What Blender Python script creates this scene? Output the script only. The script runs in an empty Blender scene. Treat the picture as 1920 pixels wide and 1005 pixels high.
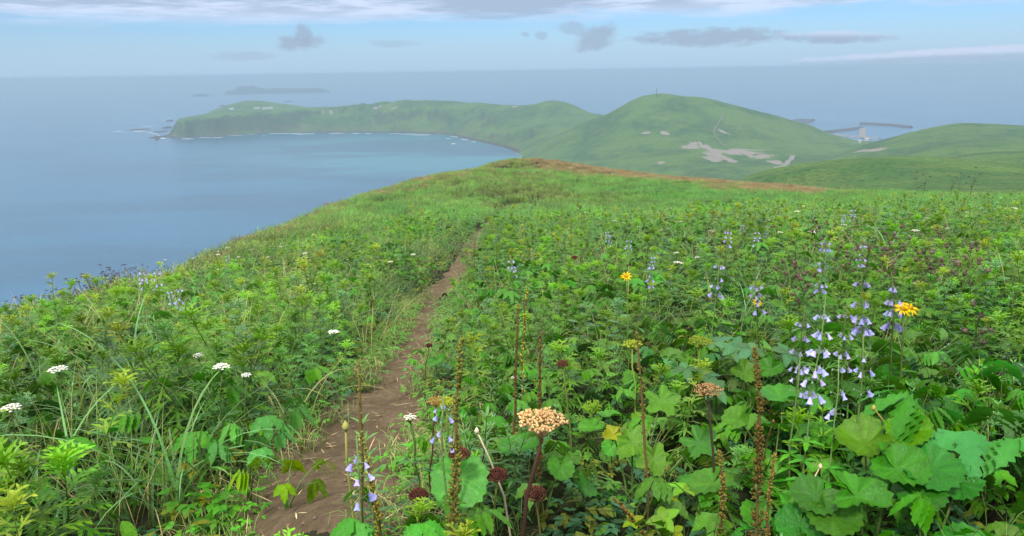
import bpy, bmesh, math, random
import numpy as np
from mathutils import Vector, Matrix
from mathutils import noise as mnoise
rng = np.random.default_rng(7)
random.seed(7)
SC = bpy.context.scene
COL = SC.collection
R = math.radians

# ------------------------------------------------------------------ camera
FPX = 1450.0; CX = 960.0; CY = 502.5          # photograph pixels (1920 x 1005)
CAMZ = 180.0                                   # metres above the sea
PITCH = math.atan((CY - 133.0) / FPX); ROLL = R(0.88)
CAM = np.array([0.0, 0.0, CAMZ])
fw = np.array([0, math.cos(PITCH), -math.sin(PITCH)])
up0 = np.array([0, math.sin(PITCH), math.cos(PITCH)])
r0 = np.array([1.0, 0, 0])
CR = math.cos(ROLL) * r0 - math.sin(ROLL) * up0
CU = math.sin(ROLL) * r0 + math.cos(ROLL) * up0
cd = bpy.data.cameras.new('camera'); cam = bpy.data.objects.new('camera', cd); COL.objects.link(cam)
cd.sensor_width = 36.0; cd.lens = 36.0 * FPX / 1920.0
cd.clip_start = 0.05; cd.clip_end = 200000.0
M4 = Matrix(((CR[0], CU[0], -fw[0], 0), (CR[1], CU[1], -fw[1], 0), (CR[2], CU[2], -fw[2], CAMZ), (0, 0, 0, 1)))
cam.matrix_world = M4
SC.camera = cam

def ray(x, y):
    d = fw + CR * ((x - CX) / FPX) - CU * ((y - CY) / FPX)
    return d / np.linalg.norm(d)
def at_dist(x, y, dist):                       # point on the pixel's ray at a horizontal distance
    d = ray(x, y); return CAM + d * (dist / math.hypot(d[0], d[1]))
def at_z(x, y, z=0.0):
    d = ray(x, y); return CAM + d * ((z - CAMZ) / d[2])
def az_pt(x, dist):                            # azimuth of column x at the horizon, horizontal distance
    d = ray(x, 200); h = math.hypot(d[0], d[1]); return np.array([d[0] / h * dist, d[1] / h * dist])
def project(P):
    v = np.asarray(P) - CAM; z = v @ fw
    return CX + FPX * (v @ CR) / z, CY - FPX * (v @ CU) / z, z

# ------------------------------------------------------------------ render settings, sky, sun
SC.view_settings.view_transform = 'Standard'; SC.view_settings.look = 'None'
SC.view_settings.exposure = 0.7; SC.view_settings.gamma = 1.0; SC.view_settings.use_curve_mapping = False
SC.render.engine = 'CYCLES'
SC.cycles.use_denoising = True
SC.cycles.max_bounces = 6; SC.cycles.diffuse_bounces = 2; SC.cycles.glossy_bounces = 2
SC.cycles.transmission_bounces = 3; SC.cycles.transparent_max_bounces = 4; SC.cycles.volume_bounces = 0
SC.cycles.caustics_reflective = False; SC.cycles.caustics_refractive = False

SUN_EL = R(52); SUN_AZ = R(200)                # compass-like: clockwise from +Y, so behind the camera and to its left
W = bpy.data.worlds.new('World'); SC.world = W; W.use_nodes = True
nt = W.node_tree; N = nt.nodes; L = nt.links
for n in list(N): N.remove(n)

class NB:                                      # a small helper for wiring node trees
    def __init__(self, nt): self.nt = nt
    def new(self, t, **kw):
        n = self.nt.nodes.new(t)
        for k, v in kw.items(): setattr(n, k, v)
        return n
    def put(self, sock, v):
        if hasattr(v, 'is_output') or isinstance(v, bpy.types.NodeSocket): self.nt.links.new(v, sock)
        else: sock.default_value = v
    def m(self, op, a, b=0.0, c=0.0):
        n = self.new('ShaderNodeMath', operation=op)
        self.put(n.inputs[0], a); self.put(n.inputs[1], b); self.put(n.inputs[2], c)
        return n.outputs[0]
    def ss(self, x, lo, hi, a=0.0, b=1.0):
        n = self.new('ShaderNodeMapRange', interpolation_type='SMOOTHSTEP')
        self.put(n.inputs['Value'], x); self.put(n.inputs['From Min'], lo); self.put(n.inputs['From Max'], hi)
        self.put(n.inputs['To Min'], a); self.put(n.inputs['To Max'], b)
        return n.outputs[0]
    def mix(self, f, a, b, mode='MIX'):
        n = self.new('ShaderNodeMix', data_type='RGBA', blend_type=mode)
        self.put(n.inputs[0], f); self.put(n.inputs[6], a); self.put(n.inputs[7], b)
        return n.outputs[2]
    def noise(self, vec, scale, detail=4.0, rough=0.55, w=None):
        n = self.new('ShaderNodeTexNoise')
        if w is not None: n.noise_dimensions = '4D'; n.inputs['W'].default_value = w
        self.put(n.inputs['Vector'], vec); n.inputs['Scale'].default_value = scale
        n.inputs['Detail'].default_value = detail; n.inputs['Roughness'].default_value = rough
        return n.outputs['Fac']
    def xyz(self, x, y, z):
        n = self.new('ShaderNodeCombineXYZ')
        for i, v in enumerate((x, y, z)): self.put(n.inputs[i], v)
        return n.outputs[0]
    def sep(self, v):
        n = self.new('ShaderNodeSeparateXYZ'); self.put(n.inputs[0], v); return n.outputs

def rgb(r, g, b): return (r, g, b, 1.0)

def build_world():
    b = NB(nt)
    tc = b.new('ShaderNodeTexCoord'); dirv = tc.outputs['Generated']
    x, y, z = b.sep(dirv)
    sky = b.new('ShaderNodeTexSky', sky_type='NISHITA', sun_disc=False)
    sky.sun_elevation = SUN_EL; sky.sun_rotation = SUN_AZ; sky.altitude = 180
    sky.air_density = 1.0; sky.dust_density = 0.2; sky.ozone_density = 5.0
    # azimuth and elevation in photograph pixels at the horizon
    az = b.m('MULTIPLY', b.m('ARCTAN2', x, y), FPX)
    el = b.m('MULTIPLY', b.m('ARCSINE', z), FPX)
    skyc = b.mix(SKY_TINT[0], sky.outputs[0], rgb(*SKY_TINT[1]), 'MULTIPLY')
    # thin moist veil close to the horizon
    veil = b.ss(el, -5.0, 115.0, 0.92, 0.0)
    veil = b.m('MULTIPLY', veil, b.ss(el, -40.0, -5.0))
    skyc = b.mix(veil, skyc, rgb(*VEIL))
    # cloud deck: streaky noise seen almost edge-on, broken towards the horizon, closed overhead
    v1 = b.xyz(b.m('MULTIPLY', az, 0.0045), b.m('MULTIPLY', el, 0.040), 0.0)
    n1 = b.noise(v1, 1.0, 7.0, 0.58, w=2.3)
    zz = b.m('MAXIMUM', z, 0.02)
    v2 = b.xyz(b.m('DIVIDE', x, zz), b.m('DIVIDE', y, zz), 0.0)
    n2 = b.noise(v2, 0.55, 8.0, 0.6, w=5.1)
    lowmask = b.ss(b.m('ADD', b.m('MULTIPLY', b.m('SUBTRACT', n1, 0.5), 90.0), b.m('ADD', el, b.m('MULTIPLY', az, -0.006))), 82.0, 104.0)
    gaps = b.ss(n2, 0.28, 0.42)
    high = b.ss(el, 150.0, 400.0)
    deck = b.m('MULTIPLY', lowmask, b.m('MAXIMUM', b.m('SUBTRACT', 1.0, high), b.ss(n2, 0.30, 0.48)))
    n3 = b.noise(b.xyz(b.m('MULTIPLY', az, 0.0065), b.m('MULTIPLY', el, 0.055), 3.0), 1.0, 7.0, 0.6, w=8.8)
    # the grey base of the bank hanging over the middle of the view, its edges white
    gx = b.m('DIVIDE', b.m('SUBTRACT', az, 0.0), 190.0); gy = b.m('DIVIDE', b.m('SUBTRACT', el, 140.0), 60.0)
    gr = b.m('SQRT', b.m('ADD', b.m('MULTIPLY', gx, gx), b.m('MULTIPLY', gy, gy)))
    greyb = b.ss(b.m('ADD', gr, b.m('MULTIPLY', b.m('SUBTRACT', n3, 0.5), 1.4)), 1.05, 0.65)
    grey = b.m('MAXIMUM', b.m('MULTIPLY', b.ss(n3, 0.40, 0.60), b.ss(el, 80.0, 125.0, 0.25, 1.0)), greyb)
    cloudc = b.mix(grey, rgb(*CLOUD_W), rgb(*CLOUD_G))
    # an overcast sky is about three times as bright overhead as at the horizon
    cie = b.m('ADD', 1.0, b.m('MULTIPLY', b.m('MAXIMUM', z, 0.0), 2.0))
    cloudc = b.mix(b.ss(z, 0.1, 0.6), cloudc, rgb(4.5, 4.4, 4.25))
    vs = b.new('ShaderNodeVectorMath', operation='SCALE'); b.put(vs.inputs[0], cloudc); b.put(vs.inputs[3], cie); cloudc = vs.outputs[0]
    deck = b.m('MULTIPLY', b.m('MAXIMUM', deck, greyb), b.ss(el, 60.0, 110.0))
    col = b.mix(b.m('MULTIPLY', deck, 0.93), skyc, cloudc)
    # single small clouds below the bank: centre (px, py), half sizes, tilt, strength, whiteness
    nz = b.noise(b.xyz(b.m('MULTIPLY', az, 0.034), b.m('MULTIPLY', el, 0.075), 0.0), 1.0, 7.0, 0.65, w=1.7)
    nzs = b.m('MULTIPLY', b.m('SUBTRACT', nz, 0.5), 2.6)
    for (cx, cy, hx, hy, tilt, st, wh) in CLOUDS:
        d = ray(cx, cy); ca = math.atan2(d[0], d[1]) * FPX; ce = math.asin(d[2]) * FPX
        dx = b.m('SUBTRACT', az, ca); dy = b.m('SUBTRACT', b.m('SUBTRACT', el, ce), b.m('MULTIPLY', dx, tilt))
        ex = b.m('DIVIDE', dx, hx); ey = b.m('DIVIDE', dy, hy)
        rr = b.m('ADD', b.m('ADD', b.m('MULTIPLY', ex, ex), b.m('MULTIPLY', ey, ey)), nzs)
        mk = b.m('MULTIPLY', b.ss(rr, 1.15, 0.1), st)
        cc = b.mix(wh, rgb(*CLOUD_G), rgb(*CLOUD_W))
        if 0 < wh < 1:                          # white tops over a grey base
            cc = b.mix(b.ss(ey, -0.2, 0.7), rgb(*CLOUD_G), rgb(*CLOUD_W))
        col = b.mix(mk, col, cc)
    bg = b.new('ShaderNodeBackground'); b.put(bg.inputs[0], col); bg.inputs[1].default_value = SKY_STR
    out = b.new('ShaderNodeOutputWorld'); L.new(bg.outputs[0], out.inputs[0])

SKY_STR = 0.10
SKY_TINT = (1.0, (0.46, 0.61, 0.80))
VEIL = (2.75, 3.85, 5.1)
CLOUD_W = (3.8, 4.4, 5.6); CLOUD_G = (2.25, 2.85, 3.75)
CLOUDS = [(540, 82, 24, 16, 0.0, .75, 0), (570, 70, 18, 26, 0.0, .75, 0), (590, 78, 26, 13, 0, .6, 0), (458, 105, 60, 9, 0, .35, 0),
          (1118, 72, 44, 24, 0.25, .75, 0), (1075, 52, 30, 12, 0, .5, 0), (1015, 66, 14, 9, 0, .5, 0), (985, 64, 9, 5, 0, .5, 0),
          (740, 82, 55, 8, 0, .3, 0), (1330, 70, 150, 18, 0.0, .8, 0), (1560, 70, 110, 12, -0.03, .75, .5),
          (1740, 100, 230, 6, 0.035, .8, 1), (1880, 93, 180, 8, 0.02, .8, 1), (1840, 112, 300, 12, 0.02, .45, 0)]
build_world()
W.cycles.sampling_method = 'MANUAL'; W.cycles.sample_map_resolution = 256

sd = bpy.data.lights.new('sun', 'SUN'); sd.energy = 2.2; sd.angle = R(10); sd.color = (1.0, 0.95, 0.88)
sun = bpy.data.objects.new('sun', sd); COL.objects.link(sun); sun.location = (0, 0, 400)
sdir = Vector((math.sin(SUN_AZ) * math.cos(SUN_EL), math.cos(SUN_AZ) * math.cos(SUN_EL), math.sin(SUN_EL)))
sun.rotation_euler = sdir.to_track_quat('Z', 'Y').to_euler()

# ------------------------------------------------------------------ object helpers
def tag(o, label=None, cat=None, group=None, kind=None):
    if label: o['label'] = label
    if cat: o['category'] = cat
    if group: o['group'] = group
    if kind: o['kind'] = kind
    return o
def mesh_obj(name, verts, faces, mat=None, parent=None, smooth=False, uv=None):
    me = bpy.data.meshes.new(name)
    me.from_pydata([tuple(v) for v in verts], [], [tuple(f) for f in faces]); me.update()
    if smooth: me.polygons.foreach_set('use_smooth', [True] * len(me.polygons))
    if mat:
        for m in (mat if isinstance(mat, (list, tuple)) else [mat]): me.materials.append(m)
    o = bpy.data.objects.new(name, me); COL.objects.link(o)
    if parent: o.parent = parent
    return o
def empty(name, loc=(0, 0, 0), rz=0.0):
    o = bpy.data.objects.new(name, None); COL.objects.link(o)
    o.location = tuple(float(v) for v in loc); o.rotation_euler = (0, 0, rz); o.empty_display_size = 0.1
    return o
def new_mat(name):
    m = bpy.data.materials.new(name); m.use_nodes = True
    for n in list(m.node_tree.nodes): m.node_tree.nodes.remove(n)
    return m, NB(m.node_tree)
def finish(m, b, shader):
    o = b.new('ShaderNodeOutputMaterial'); b.nt.links.new(shader, o.inputs['Surface']); return m
def principled(b, color, rough=0.8, spec=0.3, normal=None, **kw):
    p = b.new('ShaderNodeBsdfPrincipled'); b.put(p.inputs['Base Color'], color); b.put(p.inputs['Roughness'], rough)
    b.put(p.inputs['Specular IOR Level'], spec)
    if normal is not None: b.put(p.inputs['Normal'], normal)
    for k, v in kw.items(): b.put(p.inputs[k], v)
    return p.outputs[0]
def bump(b, h, strength, dist):
    n = b.new('ShaderNodeBump'); n.inputs['Strength'].default_value = strength; n.inputs['Distance'].default_value = dist
    b.put(n.inputs['Height'], h); return n.outputs[0]
def simple_mat(name, c, rough=0.8, var=0.25, scale=8.0, spec=0.2):
    m, b = new_mat(name)
    g = b.new('ShaderNodeTexCoord').outputs['Object']
    n = b.noise(g, scale, 4.0)
    c2 = tuple(v * (1 - var) for v in c); c3 = tuple(min(1, v * (1 + var)) for v in c)
    return finish(m, b, principled(b, b.mix(n, rgb(*c2), rgb(*c3)), rough, spec))

def fbm2(x, y, scale, octv=4, seed=0.0, gain=0.5):          # numpy value noise
    out = np.zeros_like(x); amp = 1.0; tot = 0.0; s = scale
    for o in range(octv):
        X = x / s + seed * 17.3 + o * 31.7; Y = y / s + seed * 9.1 + o * 11.3
        xi = np.floor(X); yi = np.floor(Y); fx = X - xi; fy = Y - yi
        fx = fx * fx * (3 - 2 * fx); fy = fy * fy * (3 - 2 * fy)
        def h(a, c):
            v = np.sin(a * 127.1 + c * 311.7) * 43758.5453; return v - np.floor(v)
        v = (h(xi, yi) * (1 - fx) + h(xi + 1, yi) * fx) * (1 - fy) + (h(xi, yi + 1) * (1 - fx) + h(xi + 1, yi + 1) * fx) * fy
        out += amp * (v - 0.5) * 2; tot += amp; amp *= gain; s *= 0.5
    return out / tot
class TPS:                                                    # thin-plate spline through control points
    def __init__(self, pts, lam=1e-6, unit=1000.0):
        P = np.array(pts, float); self.u = unit; self.xy = P[:, :2] / unit; z = P[:, 2]; n = len(z)
        K = self.k(np.linalg.norm(self.xy[:, None] - self.xy[None], axis=2)) + lam * np.eye(n)
        Q = np.c_[np.ones(n), self.xy]; A = np.zeros((n + 3, n + 3)); A[:n, :n] = K; A[:n, n:] = Q; A[n:, :n] = Q.T
        self.w = np.linalg.solve(A, np.r_[z, 0, 0, 0]); self.n = n
    @staticmethod
    def k(r): return np.where(r > 1e-9, r * r * np.log(np.maximum(r, 1e-9)), 0.0)
    def __call__(self, x, y):
        x = np.asarray(x, float); sh = x.shape; X = x.ravel() / self.u; Y = np.asarray(y, float).ravel() / self.u
        out = np.empty_like(X)
        for i in range(0, len(X), 20000):
            q = np.c_[X[i:i + 20000], Y[i:i + 20000]]
            r = np.linalg.norm(q[:, None] - self.xy[None], axis=2)
            out[i:i + 20000] = self.k(r) @ self.w[:self.n] + self.w[self.n] + q @ self.w[self.n + 1:]
        return out.reshape(sh)
def seg_dist(x, y, poly, closed=True):                        # distance to a polyline
    P = np.array(poly); Q = np.roll(P, -1, 0) if closed else P[1:]; P = P if closed else P[:-1]
    best = np.full(x.shape, 1e12)
    for (ax, ay), (bx, by) in zip(P, Q):
        dx, dy = bx - ax, by - ay; t = np.clip(((x - ax) * dx + (y - ay) * dy) / (dx * dx + dy * dy + 1e-9), 0, 1)
        best = np.minimum(best, (x - ax - t * dx) ** 2 + (y - ay - t * dy) ** 2)
    return np.sqrt(best)
def inside(x, y, poly):
    c = np.zeros(x.shape, bool); P = np.array(poly); j = len(P) - 1
    for i in range(len(P)):
        xi, yi = P[i]; xj, yj = P[j]
        c ^= ((yi > y) != (yj > y)) & (x < (xj - xi) * (y - yi) / (yj - yi + 1e-12) + xi); j = i
    return c
def grid_mesh(name, X, Y, Z, mat, keep=None, smooth=True):
    n, m = X.shape; V = np.c_[X.ravel(), Y.ravel(), Z.ravel()]
    idx = np.arange(n * m).reshape(n, m)
    F = np.stack([idx[:-1, :-1], idx[1:, :-1], idx[1:, 1:], idx[:-1, 1:]], -1).reshape(-1, 4)
    if keep is not None:
        kv = keep.ravel(); F = F[kv[F].any(1)]
        used = np.unique(F); remap = -np.ones(n * m, int); remap[used] = np.arange(len(used)); V = V[used]; F = remap[F]
    me = bpy.data.meshes.new(name); me.vertices.add(len(V)); me.vertices.foreach_set('co', V.ravel())
    me.loops.add(F.size); me.loops.foreach_set('vertex_index', F.ravel())
    me.polygons.add(len(F)); me.polygons.foreach_set('loop_start', np.arange(0, F.size, 4)); me.polygons.foreach_set('loop_total', np.full(len(F), 4))
    me.update(calc_edges=True); me.validate()
    if smooth: me.polygons.foreach_set('use_smooth', np.ones(len(F), bool))
    me.materials.append(mat)
    o = bpy.data.objects.new(name, me); COL.objects.link(o); return o

# ------------------------------------------------------------------ sea
SEA_R = 60000.0
def sea_material():
    m, b = new_mat('sea_water')
    pos = b.new('ShaderNodeNewGeometry').outputs['Position']
    x, y, z = b.sep(pos)
    wide = b.noise(b.xyz(x, b.m('MULTIPLY', y, 2.2), 0.0), 0.0016, 5.0, 0.55)
    shal = b.ss(b.noise(pos, 0.0011, 3.0, 0.5, w=4.0), 0.35, 0.65)
    # shallower, greener water inside the bay
    bx, by = at_z(760, 285)[:2]
    dx = b.m('DIVIDE', b.m('SUBTRACT', x, float(bx)), 620.0); dy = b.m('DIVIDE', b.m('SUBTRACT', y, float(by)), 620.0)
    bay = b.ss(b.m('ADD', b.m('MULTIPLY', dx, dx), b.m('MULTIPLY', dy, dy)), 1.0, 0.05)
    c = b.mix(bay, rgb(0.022, 0.108, 0.200), rgb(0.036, 0.170, 0.230))
    c = b.mix(b.ss(wide, 0.42, 0.58, 0.0, 0.9), c, rgb(0.018, 0.080, 0.150))
    w1 = b.noise(b.xyz(x, b.m('MULTIPLY', y, 2.5), 0.0), 0.10, 4.0, 0.6)
    w2 = b.noise(pos, 0.6, 3.0, 0.6)
    nm = bump(b, b.m('ADD', w1, b.m('MULTIPLY', w2, 0.25)), 0.35, 2.0)
    sh = principled(b, c, 0.2, 0.35, nm, IOR=1.33)
    return finish(m, b, sh)
def build_sea():
    rr = [0, 150, 300, 500, 800, 1200, 2000, 3500, 7000, 15000, 30000, SEA_R]; n = 96
    V = [(0, 0, 0)]; F = []
    for r in rr[1:]:
        for k in range(n): V.append((r * math.cos(2 * math.pi * k / n), r * math.sin(2 * math.pi * k / n), 0))
    for k in range(n): F.append((0, 1 + k, 1 + (k + 1) % n))
    for i in range(len(rr) - 2):
        for k in range(n):
            a = 1 + i * n + k; c = 1 + i * n + (k + 1) % n; F.append((a, a + n, c + n, c))
    tag(mesh_obj('sea', V, F, sea_material()), kind='structure')
build_sea()

# ------------------------------------------------------------------ far land
COAST_FRONT = [(288, 253), (312, 258), (352, 259), (372, 256), (400, 257), (440, 253), (480, 251), (520, 249), (600, 248), (680, 248), (760, 249),
               (815, 251), (842, 253), (866, 258), (890, 264), (918, 270), (945, 277), (964, 285), (973, 291), (978, 298), (965, 312), (900, 345), (820, 400), (760, 470)]
COAST_BACK = [(1950, 2050), (1750, 2020), (1660, 1960), (1615, 1980), (1575, 2020), (1552, 2120), (1525, 2300), (1495, 2430), (1465, 2460), (1400, 2350), (1350, 2300), (1200, 2330),
              (1120, 2480), (1050, 2680), (950, 2850), (800, 2950), (650, 3060), (570, 3280), (505, 3480), (440, 3480), (402, 3280), (345, 3050), (302, 2700), (286, 2450), (282, 2300)]
coast = [tuple(at_z(x, y)[:2]) for x, y in COAST_FRONT] + [(-120.0, 420.0), (1500.0, 420.0), tuple(az_pt(2300, 2300))] + [tuple(az_pt(x, d)) for x, d in COAST_BACK]
def land_xyz(lst): return [tuple(at_dist(*p)) for p in lst]
head_pts = land_xyz([(300, 246, 2330), (315, 237, 2330), (350, 226, 2420), (400, 229, 2330), (450, 226, 2350), (420, 209, 2850), (400, 213, 3050), (370, 218, 2900), (335, 225, 2700), (425, 204, 3090), (470, 212, 2700), (462, 189, 3150), (440, 197, 3090), (500, 193, 3120), (540, 199, 3040), (500, 208, 2800),
    (550, 211, 2600), (590, 200, 2720), (620, 195, 2640), (680, 193, 2580), (720, 190.5, 2560), (760, 191, 2560), (820, 193, 2540), (880, 192.5, 2500), (930, 196, 2470), (965, 197.5, 2430),
    (1000, 193, 2330), (1030, 190.5, 2250), (1052, 192, 2210), (1075, 204, 2190), (1095, 213, 2160), (1120, 221, 2120),
    (600, 222, 2470), (700, 218, 2460), (800, 222, 2430), (880, 232, 2230), (960, 235, 2130), (1000, 225, 2150), (1040, 232, 1980), (1060, 245, 1880), (1080, 232, 2020), (1110, 240, 1850),
    (1010, 268, 1740), (1000, 290, 1600), (1040, 285, 1600), (1080, 300, 1480), (1100, 270, 1640), (1130, 320, 1250), (1300, 330, 1150), (1480, 316, 1200), (1560, 300, 1300), (1600, 285, 1450), (1620, 270, 1750), (1580, 266, 1850), (1640, 266, 1850),
    (1700, 300, 1300), (1850, 290, 1500)]) + [
    (*az_pt(1120, 2330), 40), (*az_pt(1030, 2500), 45), (*az_pt(900, 2720), 50), (*az_pt(720, 2800), 50), (*az_pt(460, 3350), 45),
    (*az_pt(1300, 2200), 15), (*az_pt(1480, 2300), 12), (*az_pt(1550, 2000), 6), (*az_pt(1800, 1900), 8), (300, 600, 20), (900, 600, 40), (1400, 1200, 40), (0, 600, 5)]
mast_pts = land_xyz([(1100, 228, 1800), (1125, 219.5, 1760), (1150, 206, 1740), (1180, 193, 1715), (1205, 183, 1700), (1230, 178, 1695), (1265, 180.5, 1695), (1300, 185, 1695), (1328, 186.5, 1700), (1355, 194, 1705), (1400, 207, 1720), (1450, 219, 1740), (1500, 230, 1770), (1540, 244, 1800), (1570, 254, 1830), (1600, 264, 1860),
    (1060, 262, 1640), (1100, 262, 1600), (1060, 300, 1440), (1120, 300, 1380), (1180, 240, 1540), (1250, 235, 1530), (1330, 235, 1540), (1400, 245, 1540), (1470, 258, 1560), (1230, 285, 1340), (1330, 285, 1340), (1420, 290, 1340), (1500, 275, 1460), (1560, 280, 1450), (1480, 300, 1300),
    (1040, 325, 1180), (1150, 332, 1130), (1250, 332, 1120), (1350, 334, 1110), (1440, 325, 1140), (1520, 312, 1200), (1590, 295, 1330)]) + [
    (*az_pt(1090, 1980), 20), (*az_pt(1200, 2000), 20), (*az_pt(1300, 2000), 20), (*az_pt(1420, 1980), 12), (*az_pt(1540, 1960), -2), (*az_pt(1620, 1980), -10), (*az_pt(980, 1650), 0), (*az_pt(980, 1300), -5), (*az_pt(1000, 1900), 5),
    (*az_pt(1640, 1700), -8), (*az_pt(1640, 1450), 10), (*az_pt(1150, 900), -20), (*az_pt(1400, 900), -20), (*az_pt(1600, 1000), -20)]
right_pts = land_xyz([(1560, 292, 1420), (1600, 276, 1430), (1640, 267, 1420), (1680, 257, 1400), (1720, 247, 1370), (1760, 239, 1340), (1800, 233, 1320), (1840, 236, 1310), (1870, 238, 1310), (1920, 238, 1320), (2000, 240, 1350), (2200, 238, 1400),
    (1600, 292, 1150), (1650, 288, 1120), (1750, 275, 1100), (1850, 272, 1100), (1950, 272, 1100), (1700, 300, 950), (1800, 300, 900), (1920, 300, 880), (2100, 300, 880), (1550, 305, 1150)]) + [
    (*az_pt(1500, 1300), 0), (*az_pt(1520, 1000), -5), (*az_pt(1560, 1700), 0), (*az_pt(1640, 1720), -5), (*az_pt(1760, 1650), 30), (*az_pt(1900, 1650), 30), (*az_pt(2200, 1700), 20), (*az_pt(1700, 650), 20), (*az_pt(1900, 600), 40), (*az_pt(2200, 600), 40)]
fold_pts = land_xyz([(1760, 301, 700), (1800, 294, 690), (1850, 289, 680), (1900, 286.5, 680), (1960, 285, 690), (2200, 284, 720), (1780, 312, 560), (1900, 306, 540), (2100, 305, 540)]) + [
    (*az_pt(1650, 700), 60), (*az_pt(1700, 850), 55), (*az_pt(1850, 900), 60), (*az_pt(2200, 950), 60), (*az_pt(1650, 480), 90)]
spur_pts = land_xyz([(1400, 333, 400), (1440, 322, 410), (1480, 312, 415), (1520, 306, 420), (1580, 300, 425), (1640, 296.5, 430), (1700, 294.5, 430), (1760, 295.5, 425), (1810, 299, 415), (1860, 304, 405), (1920, 309, 400), (2050, 318, 400), (2200, 330, 400),
    (1420, 345, 290), (1500, 338, 280), (1600, 332, 275), (1700, 330, 270), (1800, 330, 270), (1920, 335, 260), (2100, 345, 250), (1500, 375, 180), (1700, 375, 170), (1900, 375, 165), (2100, 380, 165)]) + [
    (*az_pt(1300, 430), 95), (*az_pt(1320, 300), 110), (*az_pt(1450, 560), 90), (*az_pt(1600, 580), 95), (*az_pt(1800, 580), 100), (*az_pt(2100, 580), 100)]
spur_pts += [(p_[0] * 1.1, p_[1] * 1.1, CAMZ - (CAMZ - p_[2]) * 1.1 - 4.0) for p_ in spur_pts[:13]] + [(p_[0] * .9, p_[1] * .9, CAMZ - (CAMZ - p_[2]) * .9 - 1.2) for p_ in spur_pts[:13]]
T_head, T_mast, T_right, T_fold, T_spur = (TPS(p) for p in (head_pts, mast_pts, right_pts, fold_pts, spur_pts))
def polar(x0, x1, d0, d1, na, nd):
    a0 = math.atan2(*az_pt(x0, 1)); a1 = math.atan2(*az_pt(x1, 1))
    a = np.linspace(a0, a1, na); d = np.exp(np.linspace(math.log(d0), math.log(d1), nd))
    A, D = np.meshgrid(a, d, indexing='ij'); return np.sin(A) * D, np.cos(A) * D
def coast_profile(x, y):
    d = seg_dist(x, y, coast); ins = inside(x, y, coast)
    wob = fbm2(x, y, 90.0, 4, 3.0)
    d = np.where(ins, d, -d) + wob * 9.0
    p = np.where(d < 0, d * 0.12 - 0.3, np.where(d < 14, d * 0.10, 1.4 + (d - 14) * (0.62 + 0.9 * np.clip((-x / np.maximum(y, 1) - 0.22) / 0.15, 0, 1) + 0.28 * fbm2(x, y, 70, 4, 5.0))))
    return p
def gully(x, y, s, seed): return np.abs(fbm2(x, y, s, 4, seed))
def H_head(x, y):
    h = T_head(x, y) + fbm2(x, y, 160, 4, 1.0) * 3.0 - gully(x, y, 150, 2.0) * 14.0 - gully(x, y, 50, 18.0) * 4.0 + 4.2
    return np.minimum(h, coast_profile(x, y))
def H_mast(x, y): return T_mast(x, y) + fbm2(x, y, 120, 5, 6.0) * 2.0 - gully(x, y, 190, 7.0) * 11.0 - gully(x, y, 60, 17.0) * 3.0 + 3.2
def H_right(x, y): return T_right(x, y) + fbm2(x, y, 120, 5, 8.0) * 1.2 - gully(x, y, 150, 9.0) * 7.0 + 1.8
def H_fold(x, y): return T_fold(x, y) + fbm2(x, y, 60, 5, 10.0) * 0.5
def H_spur(x, y): return T_spur(x, y) + fbm2(x, y, 40, 5, 11.0) * 0.7 - gully(x, y, 60, 12.0) * 1.6 + .4

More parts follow.
